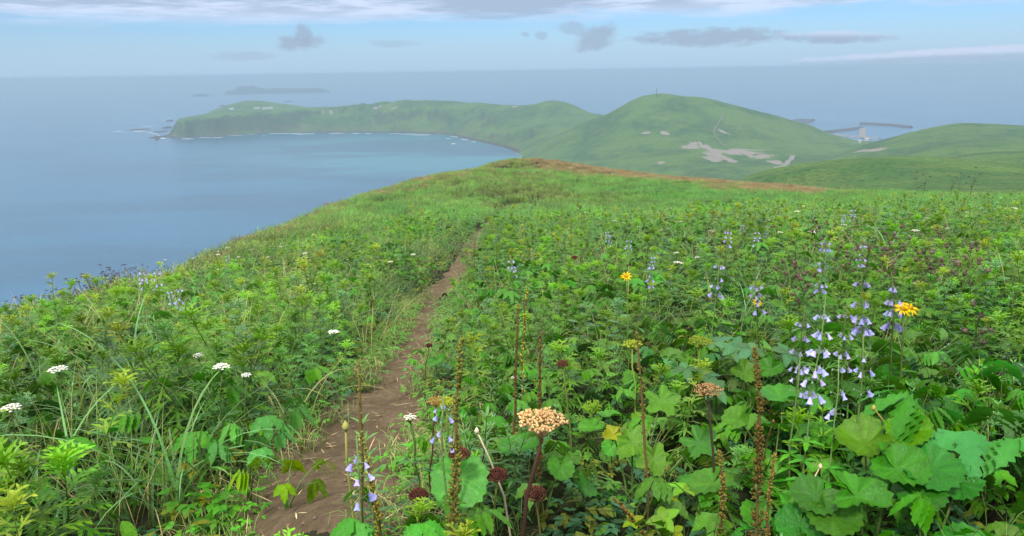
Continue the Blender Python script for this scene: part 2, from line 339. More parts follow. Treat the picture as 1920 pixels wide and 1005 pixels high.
def hill_material(name, brown=0.25, cliff=False, scree=None, green=(0.094, 0.180, 0.042), green2=(0.046, 0.112, 0.036)):
    m, b = new_mat(name)
    g = b.new('ShaderNodeNewGeometry'); pos = g.outputs['Position']; x, y, z = b.sep(pos); nx, ny, nz = b.sep(g.outputs['Normal'])
    n1 = b.noise(pos, 0.010, 6.0, 0.62); n2 = b.noise(pos, 0.06, 5.0, 0.6); n3 = b.noise(pos, 0.5, 3.0, 0.6)
    c = b.mix(b.ss(n1, 0.40, 0.60), rgb(*green2), rgb(*green))
    c = b.mix(b.ss(n2, 0.40, 0.72, 0.0, 0.6), c, rgb(0.130, 0.180, 0.045))
    c = b.mix(b.ss(n3, 0.48, 0.66, 0.0, 0.65), c, rgb(0.022, 0.054, 0.020))
    c = b.mix(b.ss(b.noise(pos, 0.014, 5.0, 0.6, w=3.0), 0.58, 0.74, 0.0, brown), c, rgb(0.150, 0.105, 0.060))
    if cliff:
        steep = b.ss(b.m('ADD', nz, b.m('MULTIPLY', b.m('SUBTRACT', n2, 0.5), 0.25)), 0.86, 0.74)
        c = b.mix(b.m('MULTIPLY', steep, 0.6), c, rgb(0.045, 0.062, 0.040))
        c = b.mix(b.m('MULTIPLY', steep, b.ss(n2, 0.60, 0.72, 0.0, 0.45)), c, rgb(0.20, 0.18, 0.15))
        c = b.mix(b.m('MULTIPLY', b.ss(z, 3.2, 1.2), b.ss(n3, 0.2, 0.5, 0.5, 1.0)), c, rgb(0.060, 0.052, 0.048))
        lowland = b.m('MULTIPLY', b.ss(z, 26.0, 8.0), b.ss(n2, 0.45, 0.62, 0.0, 0.7))
        c = b.mix(lowland, c, rgb(0.120, 0.100, 0.066))
    if scree:
        nb = b.noise(b.xyz(x, b.m('MULTIPLY', y, 0.45), z), 0.06, 6.0, 0.7, w=6.0); ns = b.m('MULTIPLY', b.m('SUBTRACT', nb, 0.52), 6.0)
        for (px, py, hx, hy, ang) in scree:     # bare scars: world centre, half sizes in metres, heading
            dx = b.m('SUBTRACT', x, px); dy = b.m('SUBTRACT', y, py); ca, sa = math.cos(ang), math.sin(ang)
            u = b.m('DIVIDE', b.m('ADD', b.m('MULTIPLY', dx, ca), b.m('MULTIPLY', dy, sa)), hx)
            v = b.m('DIVIDE', b.m('SUBTRACT', b.m('MULTIPLY', dy, ca), b.m('MULTIPLY', dx, sa)), hy)
            rr = b.m('ADD', b.m('ADD', b.m('MULTIPLY', u, u), b.m('MULTIPLY', v, v)), ns)
            c = b.mix(b.ss(rr, 0.9, 0.45), c, b.mix(n3, rgb(0.19, 0.172, 0.150), rgb(0.30, 0.272, 0.24)))
    nm = bump(b, b.m('ADD', n3, b.m('MULTIPLY', n2, 2.0)), 0.9, 3.0)
    return finish(m, b, principled(b, c, 0.95, 0.1, nm))

def surf_hit(x, y, Hf, d0, d1, n=4000):         # where a pixel's ray meets a terrain
    d = ray(x, y); h = math.hypot(d[0], d[1]); t = np.linspace(d0, d1, n) / h
    P = CAM[:, None] + d[:, None] * t; hz = Hf(P[0], P[1]); k = np.argmax(hz >= P[2])
    return np.array([P[0, k], P[1, k], hz[k]]) if (hz >= P[2]).any() else None
def scars(lst, Hf, d0, d1, slope=2.2):
    out = []
    for (px, py, wx, wy, ang) in lst:
        p = surf_hit(px, py, Hf, d0, d1)
        if p is None: continue
        dd = math.hypot(p[0], p[1]); k = dd / FPX
        q = surf_hit(px, py - 6, Hf, d0, d1); r_ = surf_hit(px, py + 6, Hf, d0, d1)
        dep = (math.hypot(q[0], q[1]) - math.hypot(r_[0], r_[1])) / 12.0 if q is not None and r_ is not None else k * slope * 2
        out.append((float(p[0]), float(p[1]), wx * k, max(3.0, wy * max(dep, k)), ang))
    return out
mast_scree = scars([(1285, 276, 10, 3, 0), (1303, 274, 16, 6, -.5), (1325, 278, 14, 5, .4), (1345, 290, 18, 12, 0), (1337, 298, 14, 6, 0), (1365, 284, 30, 5, -.1), (1395, 287, 34, 5, -.15), (1425, 293, 28, 5, -.2), (1452, 303, 12, 3, 0),
                    (1400, 281, 40, 1.6, 0), (1248, 250, 7, 4, .3), (1212, 249, 7, 2.5, .6), (1357, 248, 6, 5, .4), (1240, 305, 9, 3, 0)], H_mast, 1050, 1900)
head_scree = scars([(708, 202, 9, 2, 0), (740, 201, 7, 2, 0), (966, 199.5, 7, 1.5, 0), (605, 211, 3.5, 3.5, 0), (621, 210, 3.5, 4, .3)], H_head, 1300, 3400)
right_scree = scars([(1612, 283, 12, 3, 0), (1634, 281, 14, 3.5, .1)], H_right, 800, 1700)
def build_land():
    X, Y = polar(280, 2000, 420, 3700, 760, 420); Z = H_head(X, Y)
    tag(grid_mesh('headland', X, Y, Z, hill_material('headland_turf', 0.3, True, head_scree), keep=Z > -2.5), kind='structure')
    X, Y = polar(960, 1680, 850, 2050, 420, 200); Z = H_mast(X, Y)
    tag(grid_mesh('mast_hill', X, Y, Z, hill_material('mast_hill_turf', 0.25, False, mast_scree), keep=Z > H_head(X, Y) - 6), kind='structure')
    X, Y = polar(1480, 2150, 600, 1750, 300, 160); Z = H_right(X, Y)
    tag(grid_mesh('grassy_ridge', X, Y, Z, hill_material('grassy_ridge_turf', 0.2, False, right_scree), keep=Z > H_head(X, Y) - 6), kind='structure')
    X, Y = polar(1640, 2150, 470, 960, 160, 110); Z = H_fold(X, Y)
    tag(grid_mesh('grassy_fold', X, Y, Z, hill_material('grassy_fold_turf', 0.8), keep=Z > 60), kind='structure')
    X, Y = polar(1290, 2150, 120, 590, 320, 200); Z = H_spur(X, Y)
    tag(grid_mesh('green_spur', X, Y, Z, hill_material('green_spur_turf', 0.35, green=(0.098, 0.190, 0.042), green2=(0.056, 0.130, 0.038)), keep=Z > 85), kind='structure')
build_land()

# ------------------------------------------------------------------ haze
def build_haze():
    m = bpy.data.materials.new('haze_air'); m.use_nodes = True; t = m.node_tree
    for n in list(t.nodes): t.nodes.remove(n)
    v = t.nodes.new('ShaderNodeVolumePrincipled'); v.inputs['Color'].default_value = rgb(*HAZE_C)
    v.inputs['Density'].default_value = HAZE_D; v.inputs['Anisotropy'].default_value = 0.0
    o = t.nodes.new('ShaderNodeOutputMaterial'); t.links.new(v.outputs[0], o.inputs['Volume'])
    s = SEA_R + 500; z0, z1 = -6.0, CAMZ + 4.0
    V = [(x, y, z) for z in (z0, z1) for x, y in ((-s, -s), (s, -s), (s, s), (-s, s))]
    F = [(3, 2, 1, 0), (4, 5, 6, 7), (0, 1, 5, 4), (1, 2, 6, 5), (2, 3, 7, 6), (3, 0, 4, 7)]
    tag(mesh_obj('haze', V, F, m), kind='stuff')
HAZE_D = 2.05e-4; HAZE_C = (0.43, 0.615, 0.79)
build_haze()

# ------------------------------------------------------------------ near ground: the ridge the photographer stands on
def rel(lst, off=0.0): return [tuple(at_dist(x, y, d) - np.array([0, 0, off])) for x, y, d in lst]
path_px = [(560, 990, 2.15), (605, 900, 2.75), (675, 800, 3.7), (752, 700, 5.2), (795, 600, 8.0), (860, 500, 14.0), (890, 450, 21.5), (937, 392, 44.0), (925, 330, 78.0), (915, 312, 92.0)]
sil = [(-150, 612, 13, .36), (0, 579, 15, .36), (100, 552, 17, .36), (200, 529, 19, .36), (300, 507, 22, .34), (390, 474, 27, .3), (480, 441, 32, .3), (570, 407, 40, .3), (650, 376, 48, .3), (730, 352, 58, .3), (800, 334, 67, .3), (860, 320, 78, .3), (910, 309, 90, .3), (985, 300, 100, .3),
       (1090, 311, 98, .3), (1200, 324, 92, .3), (1350, 337, 82, .3), (1500, 347, 70, .3), (1700, 357, 55, .35), (1920, 362, 48, .35), (2150, 368, 45, .35)]
gp = rel(path_px)
for x, y, d, o in sil:
    p = at_dist(x, y, d) - np.array([0, 0, o]); gp.append(tuple(p))
    sl = 0.50 if x < 700 else (0.36 if x < 1000 else 0.27); los = (CAMZ - p[2]) / d
    gp.append((p[0] * .82, p[1] * .82, CAMZ - .82 * d * los * 1.035)); gp.append((p[0] * 1.12, p[1] * 1.12, CAMZ - 1.12 * d * los * 1.05))
    for k in (1.4, 2.4): gp.append((p[0] * k, p[1] * k, p[2] - sl * d * (k - 1)))
for a_ in (-1.2, -.8, -.4, 0, .4, .8, 1.2):
    for r_, dz in ((1.0, 1.60), (2.0, 1.62 + .12)): gp.append((math.sin(a_) * r_, math.cos(a_) * r_, CAMZ - dz + .10 * math.sin(a_) * r_))
gp += [(5, 8, CAMZ - 2.35), (8, 14, CAMZ - 3.1), (14, 18, CAMZ - 3.6), (3.5, 4.0, CAMZ - 1.85)]
gq = [(math.atan2(x, y) * 1.6, math.log(math.hypot(x, y)), math.log((CAMZ - z) / math.hypot(x, y))) for x, y, z in gp]
T_near = TPS(gq, 2e-3, 1.0)
def z_base(x, y):                                # the ridge: how steeply one looks down on it, by bearing and distance
    x = np.asarray(x, float); y = np.asarray(y, float); r = np.maximum(np.hypot(x, y), 1.0); a = np.clip(np.arctan2(x, y), -1.3, 1.3)
    return CAMZ - r * np.exp(T_near(a * 1.6, np.log(r)))
def march(px, py, f, t0=0.8, t1=200.0):
    d = ray(px, py); h = math.hypot(d[0], d[1]); t = np.exp(np.linspace(math.log(t0), math.log(t1), 1500)) / h
    P = CAM[:, None] + d[:, None] * t; g = P[2] - f(P[0], P[1]); k = int(np.argmax(g <= 0))
    if g[k] > 0: return None
    if k == 0: return P[:, 0]
    a = g[k - 1] / (g[k - 1] - g[k]); return P[:, k - 1] * (1 - a) + P[:, k] * a
cl = [march(x, y, z_base) for x, y in [(500, 1100), (545, 1005), (575, 950), (610, 900), (640, 850), (680, 800), (712, 750), (752, 700), (773, 650), (793, 600), (805, 570), (832, 535), (860, 500), (878, 468), (892, 442), (916, 418), (934, 398), (938, 385), (930, 365), (926, 345), (920, 325)]]
cl = np.array([c[:2] for c in cl if c is not None])
cl = np.vstack([cl[0] + (cl[0] - cl[1]) * 3, cl])
def smooth_line(P, n):
    s = np.r_[0, np.cumsum(np.linalg.norm(np.diff(P, axis=0), axis=1))]; t = np.concatenate([np.linspace(0, 9, n // 2, endpoint=False), np.linspace(9, s[-1], n - n // 2)])
    Q = np.c_[np.interp(t, s, P[:, 0]), np.interp(t, s, P[:, 1])]
    for _ in range(6): Q[1:-1] = (Q[:-2] + 2 * Q[1:-1] + Q[2:]) / 4
    return Q
PATH = smooth_line(cl, 170)
def path_d(x, y): return seg_dist(np.asarray(x, float), np.asarray(y, float), PATH[::2], closed=False)
def zg(x, y):
    x = np.asarray(x, float); y = np.asarray(y, float)
    d = path_d(x, y); tr = np.clip(1 - d / 0.55, 0, 1); tr = tr * tr * (3 - 2 * tr) * np.clip((60 - np.hypot(x, y)) / 25, 0, 1)
    return z_base(x, y) + fbm2(x, y, 1.7, 4, 21.0) * 0.05 + fbm2(x, y, 9.0, 3, 22.0) * 0.12 * np.clip(np.hypot(x, y) / 12, 0, 1) - tr * 0.09
def zg1(x, y): return float(zg(np.array([x]), np.array([y]))[0])

def soil_material():
    m, b = new_mat('meadow_soil'); pos = b.new('ShaderNodeNewGeometry').outputs['Position']
    n1 = b.noise(pos, 6.0, 5.0, 0.65); n2 = b.noise(pos, 0.5, 4.0, 0.6)
    c = b.mix(n1, rgb(0.012, 0.012, 0.007), rgb(0.035, 0.034, 0.018)); c = b.mix(b.ss(n2, 0.4, 0.7, 0, 0.6), c, rgb(0.025, 0.038, 0.012))
    return finish(m, b, principled(b, c, 0.95, 0.1, bump(b, n1, 0.6, 0.05)))
def path_material():
    m, b = new_mat('path_dirt'); pos = b.new('ShaderNodeNewGeometry').outputs['Position']
    n1 = b.noise(pos, 3.2, 6.0, 0.65); n2 = b.noise(pos, 26.0, 5.0, 0.7); n3 = b.noise(pos, 95.0, 3.0, 0.6)
    c = b.mix(b.ss(n1, 0.35, 0.65), rgb(0.125, 0.090, 0.050), rgb(0.200, 0.150, 0.090))
    c = b.mix(b.ss(n2, 0.30, 0.70, 0.0, 0.55), c, rgb(0.070, 0.046, 0.030))
    c = b.mix(b.ss(n3, 0.62, 0.78, 0.0, 0.6), c, rgb(0.240, 0.185, 0.130))
    h = b.m('ADD', n1, b.m('ADD', b.m('MULTIPLY', n2, 0.5), b.m('MULTIPLY', n3, 0.2)))
    return finish(m, b, principled(b, c, 0.95, 0.15, bump(b, h, 1.0, 0.04)))
def build_ground():
    a = np.linspace(-1.25, 1.25, 300); d = np.exp(np.linspace(math.log(0.25), math.log(320), 330))
    A, D = np.meshgrid(a, d, indexing='ij'); X = np.sin(A) * D; Y = np.cos(A) * D - 0.8; Z = zg(X, Y)
    tag(grid_mesh('meadow_ground', X, Y, Z, soil_material()), kind='structure')
    n = len(PATH); u = np.linspace(-1, 1, 17)
    PM = PATH[np.hypot(PATH[:, 0], PATH[:, 1]) < 52]; n = len(PM)
    T = np.gradient(PM, axis=0); T /= np.linalg.norm(T, axis=1)[:, None]; Nn = np.c_[T[:, 1], -T[:, 0]]
    s = np.r_[0, np.cumsum(np.linalg.norm(np.diff(PM, axis=0), axis=1))]
    wl = 0.27 + 0.16 * fbm2(s, s * 0 + 3, 0.7, 3, 1.0); wr = 0.27 + 0.10 * np.exp(-((s - 6.5) / 2.0) ** 2) + 0.16 * fbm2(s, s * 0 + 9, 0.6, 3, 2.0); near = np.clip((4.6 - np.hypot(PM[:, 0], PM[:, 1])) / 1.5, 0, 1); wl += .20 * near; wr += .08 * near; fade = np.clip((50 - s) / 30, .35, 1) * (1 - .28 * np.clip((s - 8.5) / 4, 0, 1)); wl *= fade; wr *= fade
    X = np.empty((n, 17)); Y = np.empty((n, 17))
    for j, uu in enumerate(u):
        w = np.where(uu < 0, wl, wr) * uu; X[:, j] = PM[:, 0] + Nn[:, 0] * w; Y[:, j] = PM[:, 1] + Nn[:, 1] * w
    Z = zg(X, Y) + 0.012 * (1 - np.abs(u)[None] ** 4) + 0.004 + fbm2(X, Y, 0.20, 4, 4.0) * 0.022
    tag(grid_mesh('path', X, Y, Z, path_material()), kind='structure')
build_ground()

# ------------------------------------------------------------------ plant materials (colour comes from each leaf)
def plant_material(name, transl, rough, spec, vary=0.35, hue=0.03):
    m, b = new_mat(name)
    at = b.new('ShaderNodeAttribute', attribute_name='Col').outputs['Color']
    rnd = b.new('ShaderNodeObjectInfo').outputs['Random']
    pos = b.new('ShaderNodeNewGeometry').outputs['Position']
    n = b.noise(pos, 55.0, 3.0, 0.6); patch = b.noise(pos, 0.28, 3.0, 0.6)
    hs = b.new('ShaderNodeHueSaturation'); b.put(hs.inputs['Color'], at)
    b.put(hs.inputs['Hue'], b.m('ADD', 0.5 - hue * 0.95, b.m('ADD', b.m('MULTIPLY', rnd, hue), b.m('MULTIPLY', patch, hue))))
    b.put(hs.inputs['Saturation'], b.m('ADD', 1.0, b.m('MULTIPLY', patch, 0.25)))
    v = b.m('ADD', 1.25 - vary, b.m('ADD', b.m('MULTIPLY', rnd, vary), b.m('MULTIPLY', n, vary)))
    pt2 = b.noise(pos, 0.9, 3.0, 0.6, w=3.0); v = b.m('MULTIPLY', v, b.ss(pt2, 0.32, 0.68, 0.72, 1.26))
    b.put(hs.inputs['Value'], v); c = hs.outputs[0]; nm = None
    if transl > 0:
        fine = b.noise(pos, 160.0, 2.0, 0.6); c = b.mix(b.ss(b.noise(pos, 24.0, 4.0, 0.7, w=7.0), 0.68, 0.78, 0.0, 0.35), c, rgb(0.16, 0.12, 0.035)); nm = bump(b, b.m('ADD', n, b.m('MULTIPLY', fine, 0.4)), 0.45, 0.012)
    p = principled(b, c, rough, spec, nm)
    if transl > 0:
        t = b.new('ShaderNodeBsdfTranslucent'); b.put(t.inputs[0], b.mix(1.0, c, rgb(1.15, 1.15, 0.6), 'MULTIPLY'))
        mx = b.new('ShaderNodeMixShader'); mx.inputs[0].default_value = transl
        b.nt.links.new(p, mx.inputs[1]); b.nt.links.new(t.outputs[0], mx.inputs[2]); p = mx.outputs[0]
    return finish(m, b, p)
M_LEAF = plant_material('leaf', 0.27, 0.42, 0.28, 0.6, 0.028)
M_DRY = plant_material('dry_stem', 0.0, 0.85, 0.15, 0.3, 0.015)
M_PETAL = plant_material('petal', 0.30, 0.6, 0.2, 0.15, 0.015)
MATS = [M_LEAF, M_DRY, M_PETAL]

UP = np.array([0, 0, 1.0])
def nrm(v): return v / (np.linalg.norm(v) + 1e-12)
def jit(c, a=0.15):
    k = 1 + random.uniform(-a, a); return (c[0] * k * (1 + random.uniform(-.08, .08)), c[1] * k, c[2] * k * (1 + random.uniform(-.1, .1)))
def dirv(az, el): return np.array([math.cos(az) * math.cos(el), math.sin(az) * math.cos(el), math.sin(el)])
class MB:
    def __init__(self): self.V = []; self.C = []; self.F = []; self.M = []
    def v(self, p, c): self.V.append(p); self.C.append(c); return len(self.V) - 1
    def f(self, idx, m=0): self.F.append(idx); self.M.append(m)
    def lance(self, P, D, Nn, L, W, droop=0.2, seg=3, col=(0.08, 0.16, 0.04), tip=None, m=0, pw=0.75):
        S = nrm(np.cross(D, Nn)); prev = None; tip = tip or col
        for i in range(seg + 1):
            t = i / seg; q = P + D * (L * t) - UP * (droop * L * t * t)
            c = tuple(col[k] * (1 - t) + tip[k] * t for k in range(3))
            if i == seg:
                k = self.v(q, c); self.f((prev[0], prev[1], k), m)
            else:
                w = W * 0.5 * (0.25 if i == 0 else math.sin(math.pi * min(1, t ** pw)))
                cur = (self.v(q - S * w, c), self.v(q + S * w, c))
                if prev: self.f((prev[0], prev[1], cur[1], cur[0]), m)
                prev = cur
    def tube(self, pts, radii, col, m=0, n=4, col2=None):
        prev = None; col2 = col2 or col; K = len(pts)
        for i, (p, r) in enumerate(zip(pts, radii)):
            p = np.asarray(p, float); t = nrm(np.asarray(pts[min(i + 1, K - 1)], float) - np.asarray(pts[max(i - 1, 0)], float))
            a = nrm(np.cross(t, np.array([0.31, 0.95, 0.1]))); bb = np.cross(t, a); f = i / max(1, K - 1)
            c = tuple(col[k] * (1 - f) + col2[k] * f for k in range(3))
            cur = [self.v(p + (a * math.cos(2 * math.pi * j / n) + bb * math.sin(2 * math.pi * j / n)) * r, c) for j in range(n)]
            if prev:
                for j in range(n): self.f((prev[j], prev[(j + 1) % n], cur[(j + 1) % n], cur[j]), m)
            prev = cur
        self.f(tuple(prev), m)
    def leaflet(self, P, D, Nn, L, W, droop, n=6, teeth=0.25, fold=0.18, col=(0.05, 0.12, 0.03), m=0, pk=0.42):
        S = nrm(np.cross(D, Nn)); Nn = nrm(np.cross(S, D)); pm = None; c2 = tuple(k * 1.12 for k in col)
        for i in range(n + 1):
            t = i / n; q = P + D * (L * t) - UP * (droop * L * t * t)
            if i == n:
                k = self.v(q, col); self.f((pm[0], pm[1], k), m); self.f((pm[1], pm[2], k), m); break
            w = 0.5 * W * (math.sin(math.pi * (t ** 0.8) * 0.97 + 0.09) ** 0.8) if i else 0.06 * W
            w *= (1 - teeth) if (i % 2 and i < n) else 1.0
            sh = D * (L / n * 0.55 * (0 if i % 2 else teeth * 2))
            cur = (self.v(q - S * w + Nn * fold * w + sh * (i > 0), col), self.v(q, c2), self.v(q + S * w + Nn * fold * w + sh * (i > 0), col))
            if pm: self.f((pm[0], pm[1], cur[1], cur[0]), m); self.f((pm[1], pm[2], cur[2], cur[1]), m)
            pm = cur
    def round_leaf(self, P, D, Nn, Rr, col=(0.07, 0.17, 0.04), seg=34, cup=0.25, wav=0.06, m=0, notch=0.55, lobes=0, hole=0):
        # P = where the stalk joins; D = direction of the leaf tip; Nn = upper side
        D = nrm(D - Nn * np.dot(D, Nn)); S = np.cross(D, Nn); c0 = tuple(k * 1.25 for k in col)
        ph = random.uniform(0, 6.28); rings = (0.0, 0.28, 0.58, 0.86, 1.0); prev = None
        for ri, rr in enumerate(rings):
            cur = []
            for j in range(seg):
                th = -math.pi + 2 * math.pi * (j + 0.5) / seg
                nt_ = 1 - notch * math.exp(-((math.pi - abs(th)) / 0.30) ** 2)
                out = Rr * nt_ * (1 + 0.06 * math.cos(th))
                if lobes: out *= 0.82 + 0.18 * math.cos(lobes * th)
                if ri == 4: out *= 1.0 + (0.06 if j % 2 else -0.04) + random.uniform(-.05, .03)
                r = out * rr
                z = cup * Rr * rr * rr + wav * Rr * rr * math.sin(3 * th + ph) + 0.085 * Rr * rr * (1 - rr * 0.35) * abs(math.cos(5.5 * th)) + 0.02 * Rr * rr * math.sin(17 * th + ph)
                c = c0 if (abs(math.cos(5.5 * th)) < .2 and ri < 4) else jit(col, 0.12)
                cur.append(self.v(P + D * (r * math.cos(th)) + S * (r * math.sin(th)) + Nn * z, c))
                if rr == 0.0: cur = cur * seg; break
            if prev:
                for j in range(seg - 1):
                    if hole and ri in (2, 3) and j % 13 == hole: continue
                    self.f((prev[j], prev[j + 1], cur[j + 1], cur[j]) if prev[j] != prev[j + 1] else (prev[j], cur[j + 1], cur[j]), m)
            prev = cur
    def blob(self, P, r, col, m=1, sx=1.0, sz=1.0, axis=UP, n=5):
        axis = nrm(axis); a = nrm(np.cross(axis, np.array([0.9, 0.2, 0.35]))); bb = np.cross(axis, a)
        t = self.v(P + axis * r * sz, col); u = self.v(P - axis * r * sz, col)
        ring = [self.v(P + (a * math.cos(6.283 * j / n) + bb * math.sin(6.283 * j / n)) * r * sx, jit(col, 0.1)) for j in range(n)]
        for j in range(n): self.f((ring[j], ring[(j + 1) % n], t), m); self.f((ring[(j + 1) % n], ring[j], u), m)
    def add(self, o):
        k = len(self.V); self.V += o.V; self.C += o.C; self.F += [tuple(i + k for i in f) for f in o.F]; self.M += o.M
    def mesh(self, name):
        me = bpy.data.meshes.new(name); me.from_pydata([tuple(map(float, v)) for v in self.V], [], self.F)
        for mt in MATS: me.materials.append(mt)
        me.polygons.foreach_set('material_index', self.M)
        me.polygons.foreach_set('use_smooth', [True] * len(self.F))
        ca = me.color_attributes.new('Col', 'FLOAT_COLOR', 'POINT'); a = np.ones((len(self.V), 4), np.float32); a[:, :3] = np.clip(np.array(self.C), 0, 1); ca.data.foreach_set('color', a.ravel())
        me.update(); return me
class Plant:                                     # named parts of one plant
    def __init__(self): self.parts = []
    def part(self, name, kind=None): m = MB(); self.parts.append((name, m, kind)); return m
    def merged(self):
        o = MB()
        for _, m, _k in self.parts: o.add(m)
        return o
    def meshes(self): return [(n, m.mesh(n), k) for n, m, k in self.parts if m.V]
def wavy_stem(h, lean, n=6):
    a = random.uniform(0, 6.283); P = []
    for i in range(n + 1):
        t = i / n; P.append(np.array([math.cos(a) * lean * t * t * h + random.uniform(-.006, .006), math.sin(a) * lean * t * t * h + random.uniform(-.006, .006), h * t]))
    return P
def on_stem(P, t):
    k = t * (len(P) - 1); i = min(int(k), len(P) - 2); f = k - i; return P[i] * (1 - f) + P[i + 1] * f

G_MUG = (0.066, 0.165, 0.022); G_MUGT = (0.145, 0.265, 0.042); G_DARK = (0.034, 0.105, 0.018); G_BLUE = (0.072, 0.160, 0.060); G_YEL = (0.190, 0.250, 0.040)
G_BROAD = (0.062, 0.170, 0.026); G_STEM = (0.09, 0.14, 0.045); B_RED = (0.085, 0.035, 0.026); B_TAN = (0.36, 0.24, 0.12); B_DARK = (0.060, 0.036, 0.024); W_FL = (0.78, 0.78, 0.74); LILAC = (0.40, 0.39, 0.68)

def divided_leaf(mb, P, D, L, col, tip, pairs=3, w=0.12, droop=0.25, spread=0.65, seg=2):
    S = nrm(np.cross(D, UP)); Nn = np.cross(S, D)
    mb.lance(P, D, Nn, L, L * w, droop, 3, col, tip)
    for k in range(pairs):
        t = 0.28 + 0.5 * k / max(1, pairs - 1); q = P + D * (L * t) - UP * (droop * L * t * t); l2 = L * (0.62 - 0.35 * abs(t - 0.35) * 2) * random.uniform(.7, 1.25)
        for s in (-1, 1):
            d2 = nrm(D * (1 - spread * 0.45) + S * s * spread - UP * droop * t * 0.8)
            mb.lance(q, d2, Nn, l2, L * w * 0.95, droop * 0.7, seg, col, tip)
def mugwort(h=0.6, leaf=0.10, n=24, base=G_MUG, tipc=G_MUGT, pairs=3):
    p = Plant(); st = p.part('stem'); fo = p.part('foliage', 'stuff'); P = wavy_stem(h, random.uniform(.05, .22))
    st.tube(P, [0.0045 * (1 - 0.6 * i / 6) for i in range(7)], (0.07, 0.10, 0.035), 0, 4, (0.12, 0.18, 0.05))
    a = random.uniform(0, 6.28)
    for i in range(n):
        t = 0.12 + 0.86 * (i / (n - 1)) ** 0.85; q = on_stem(P, t); a += 2.4 + random.uniform(-.3, .3)
        el = -0.35 + 1.35 * t ** 2 + random.uniform(-.2, .2); L = leaf * (1.0 - 0.25 * max(0, t - 0.55) / 0.45) * random.uniform(.8, 1.2)
        k = max(0.0, (t - 0.5) / 0.5) ** 1.3; c = jit(tuple(base[j] * (1 - k) + tipc[j] * k for j in range(3)), .18)
        divided_leaf(fo, q, dirv(a, el), L, c, tuple(v * 1.15 for v in c), pairs)
    for i in range(9):                           # the pale tuft of young leaves at the top
        c = jit(tipc, .15); divided_leaf(fo, P[-1], dirv(a + i * 2.4, 0.55 + 0.09 * i), leaf * 0.66, c, tuple(v * 1.2 for v in c), 2)
    return p
def lance_herb(h=0.5, leaf=0.075, n=40, base=G_BLUE, tipc=(0.13, 0.25, 0.09), w=0.2):
    p = Plant(); st = p.part('stem'); fo = p.part('foliage', 'stuff'); P = wavy_stem(h, random.uniform(.03, .15))
    st.tube(P, [0.004 * (1 - 0.6 * i / 6) for i in range(7)], G_STEM)
    lev = n // 5
    for i in range(lev):
        t = 0.15 + 0.85 * i / (lev - 1); q = on_stem(P, t); a0 = random.uniform(0, 6.28)
        for j in range(5):
            k = max(0, t - .4) / .6; c = jit(tuple(base[u] * (1 - k) + tipc[u] * k for u in range(3)), .15); el = -0.1 + 0.95 * t ** 1.5 + random.uniform(-.15, .15)
            D = dirv(a0 + j * 1.257 + random.uniform(-.2, .2), el); L = leaf * (1 - 0.35 * k) * random.uniform(.8, 1.2)
            fo.lance(q, D, UP, L, L * w, 0.3, 3, c, tuple(v * 1.15 for v in c), pw=.7)
    return p
def compound_herb(h=0.42, stalks=5, lf=0.075, col=G_BROAD, teeth=0.3, nlf=7):
    p = Plant(); st = p.part('stem'); a = random.uniform(0, 6.28)
    for s in range(stalks):
        a += 6.283 / stalks + random.uniform(-.35, .35); hh = h * random.uniform(.65, 1.1); out = h * random.uniform(.35, .75)
        Q = [np.array([math.cos(a) * out * t ** 1.6, math.sin(a) * out * t ** 1.6, hh * math.sin(t * 1.45)]) for t in np.linspace(0, 1, 5)]
        st.tube(Q, [.0035, .003, .0025, .002, .0015], G_STEM, 0, 3)
        lfm = p.part('leaf'); D = nrm(Q[-1] - Q[-2] + np.array([0, 0, -0.1])); S = nrm(np.cross(D, UP)); L = lf * random.uniform(.85, 1.25); cc = jit(col, .25)
        Nn = np.cross(S, D)
        nn2 = 10 if lf > .08 else 6
        lfm.leaflet(Q[-1], D, Nn, L * 1.15, L * 0.62, .25, nn2, teeth, .15, cc)
        for k in range((nlf - 1) // 2):
            q = Q[-1] * (1 - 0.22 * (k + .6)) + Q[-2] * (0.22 * (k + .6)) if k < 3 else Q[-2]
            for s2 in (-1, 1):
                d2 = nrm(D * 0.45 + S * s2 * 0.9 - UP * random.uniform(.0, .25)); lfm.leaflet(q, d2, Nn, L * random.uniform(.85, 1.1), L * .58, .3, nn2, teeth, .15, jit(cc, .1))
    return p
def oval_cover(n=16, h=0.2, lf=0.045, col=G_BROAD, w=0.62):
    p = Plant(); fo = p.part('foliage', 'stuff')
    for i in range(n):
        a = random.uniform(0, 6.28); r = random.uniform(0.02, .16); z = h * random.uniform(.45, 1.1); c = jit(col, .3); P = np.array([math.cos(a) * r, math.sin(a) * r, z])
        if i % 3 == 0: fo.tube([np.array([math.cos(a) * r * .3, math.sin(a) * r * .3, 0]), P], [.002, .0012], G_STEM, 0, 3)
        for k in range(3):
            D = dirv(a + (k - 1) * 1.15 + random.uniform(-.2, .2), random.uniform(-.25, .35)); L = lf * random.uniform(.75, 1.25); fo.leaflet(P, D, UP, L, L * w, .3, 4, .12, .2, c)
    return p
def round_plant(n=5, h=0.34, rad=0.10, col=G_BROAD, lobes=0, cup=.2):
    p = Plant(); a = random.uniform(0, 6.28)
    for i in range(n):
        a += 6.283 / n + random.uniform(-.4, .4); hh = h * random.uniform(.55, 1.1); out = h * random.uniform(.25, .75); D = dirv(a, 0)
        Q = [D * out * t ** 1.5 + UP * hh * t for t in (0, .35, .7, 1)]
        s = p.part('leaf_stalk'); s.tube(Q, [.004, .0035, .003, .0025], (0.13, 0.17, 0.06), 0, 4)
        l = p.part('leaf'); Nn = nrm(UP + D * random.uniform(.1, .6) + np.array([random.uniform(-.2, .2), random.uniform(-.35, 0.05), 0])); l.round_leaf(Q[-1], D, Nn, rad * random.uniform(.7, 1.2), jit(col, .2), 30, cup, .07, lobes=lobes)
    return p
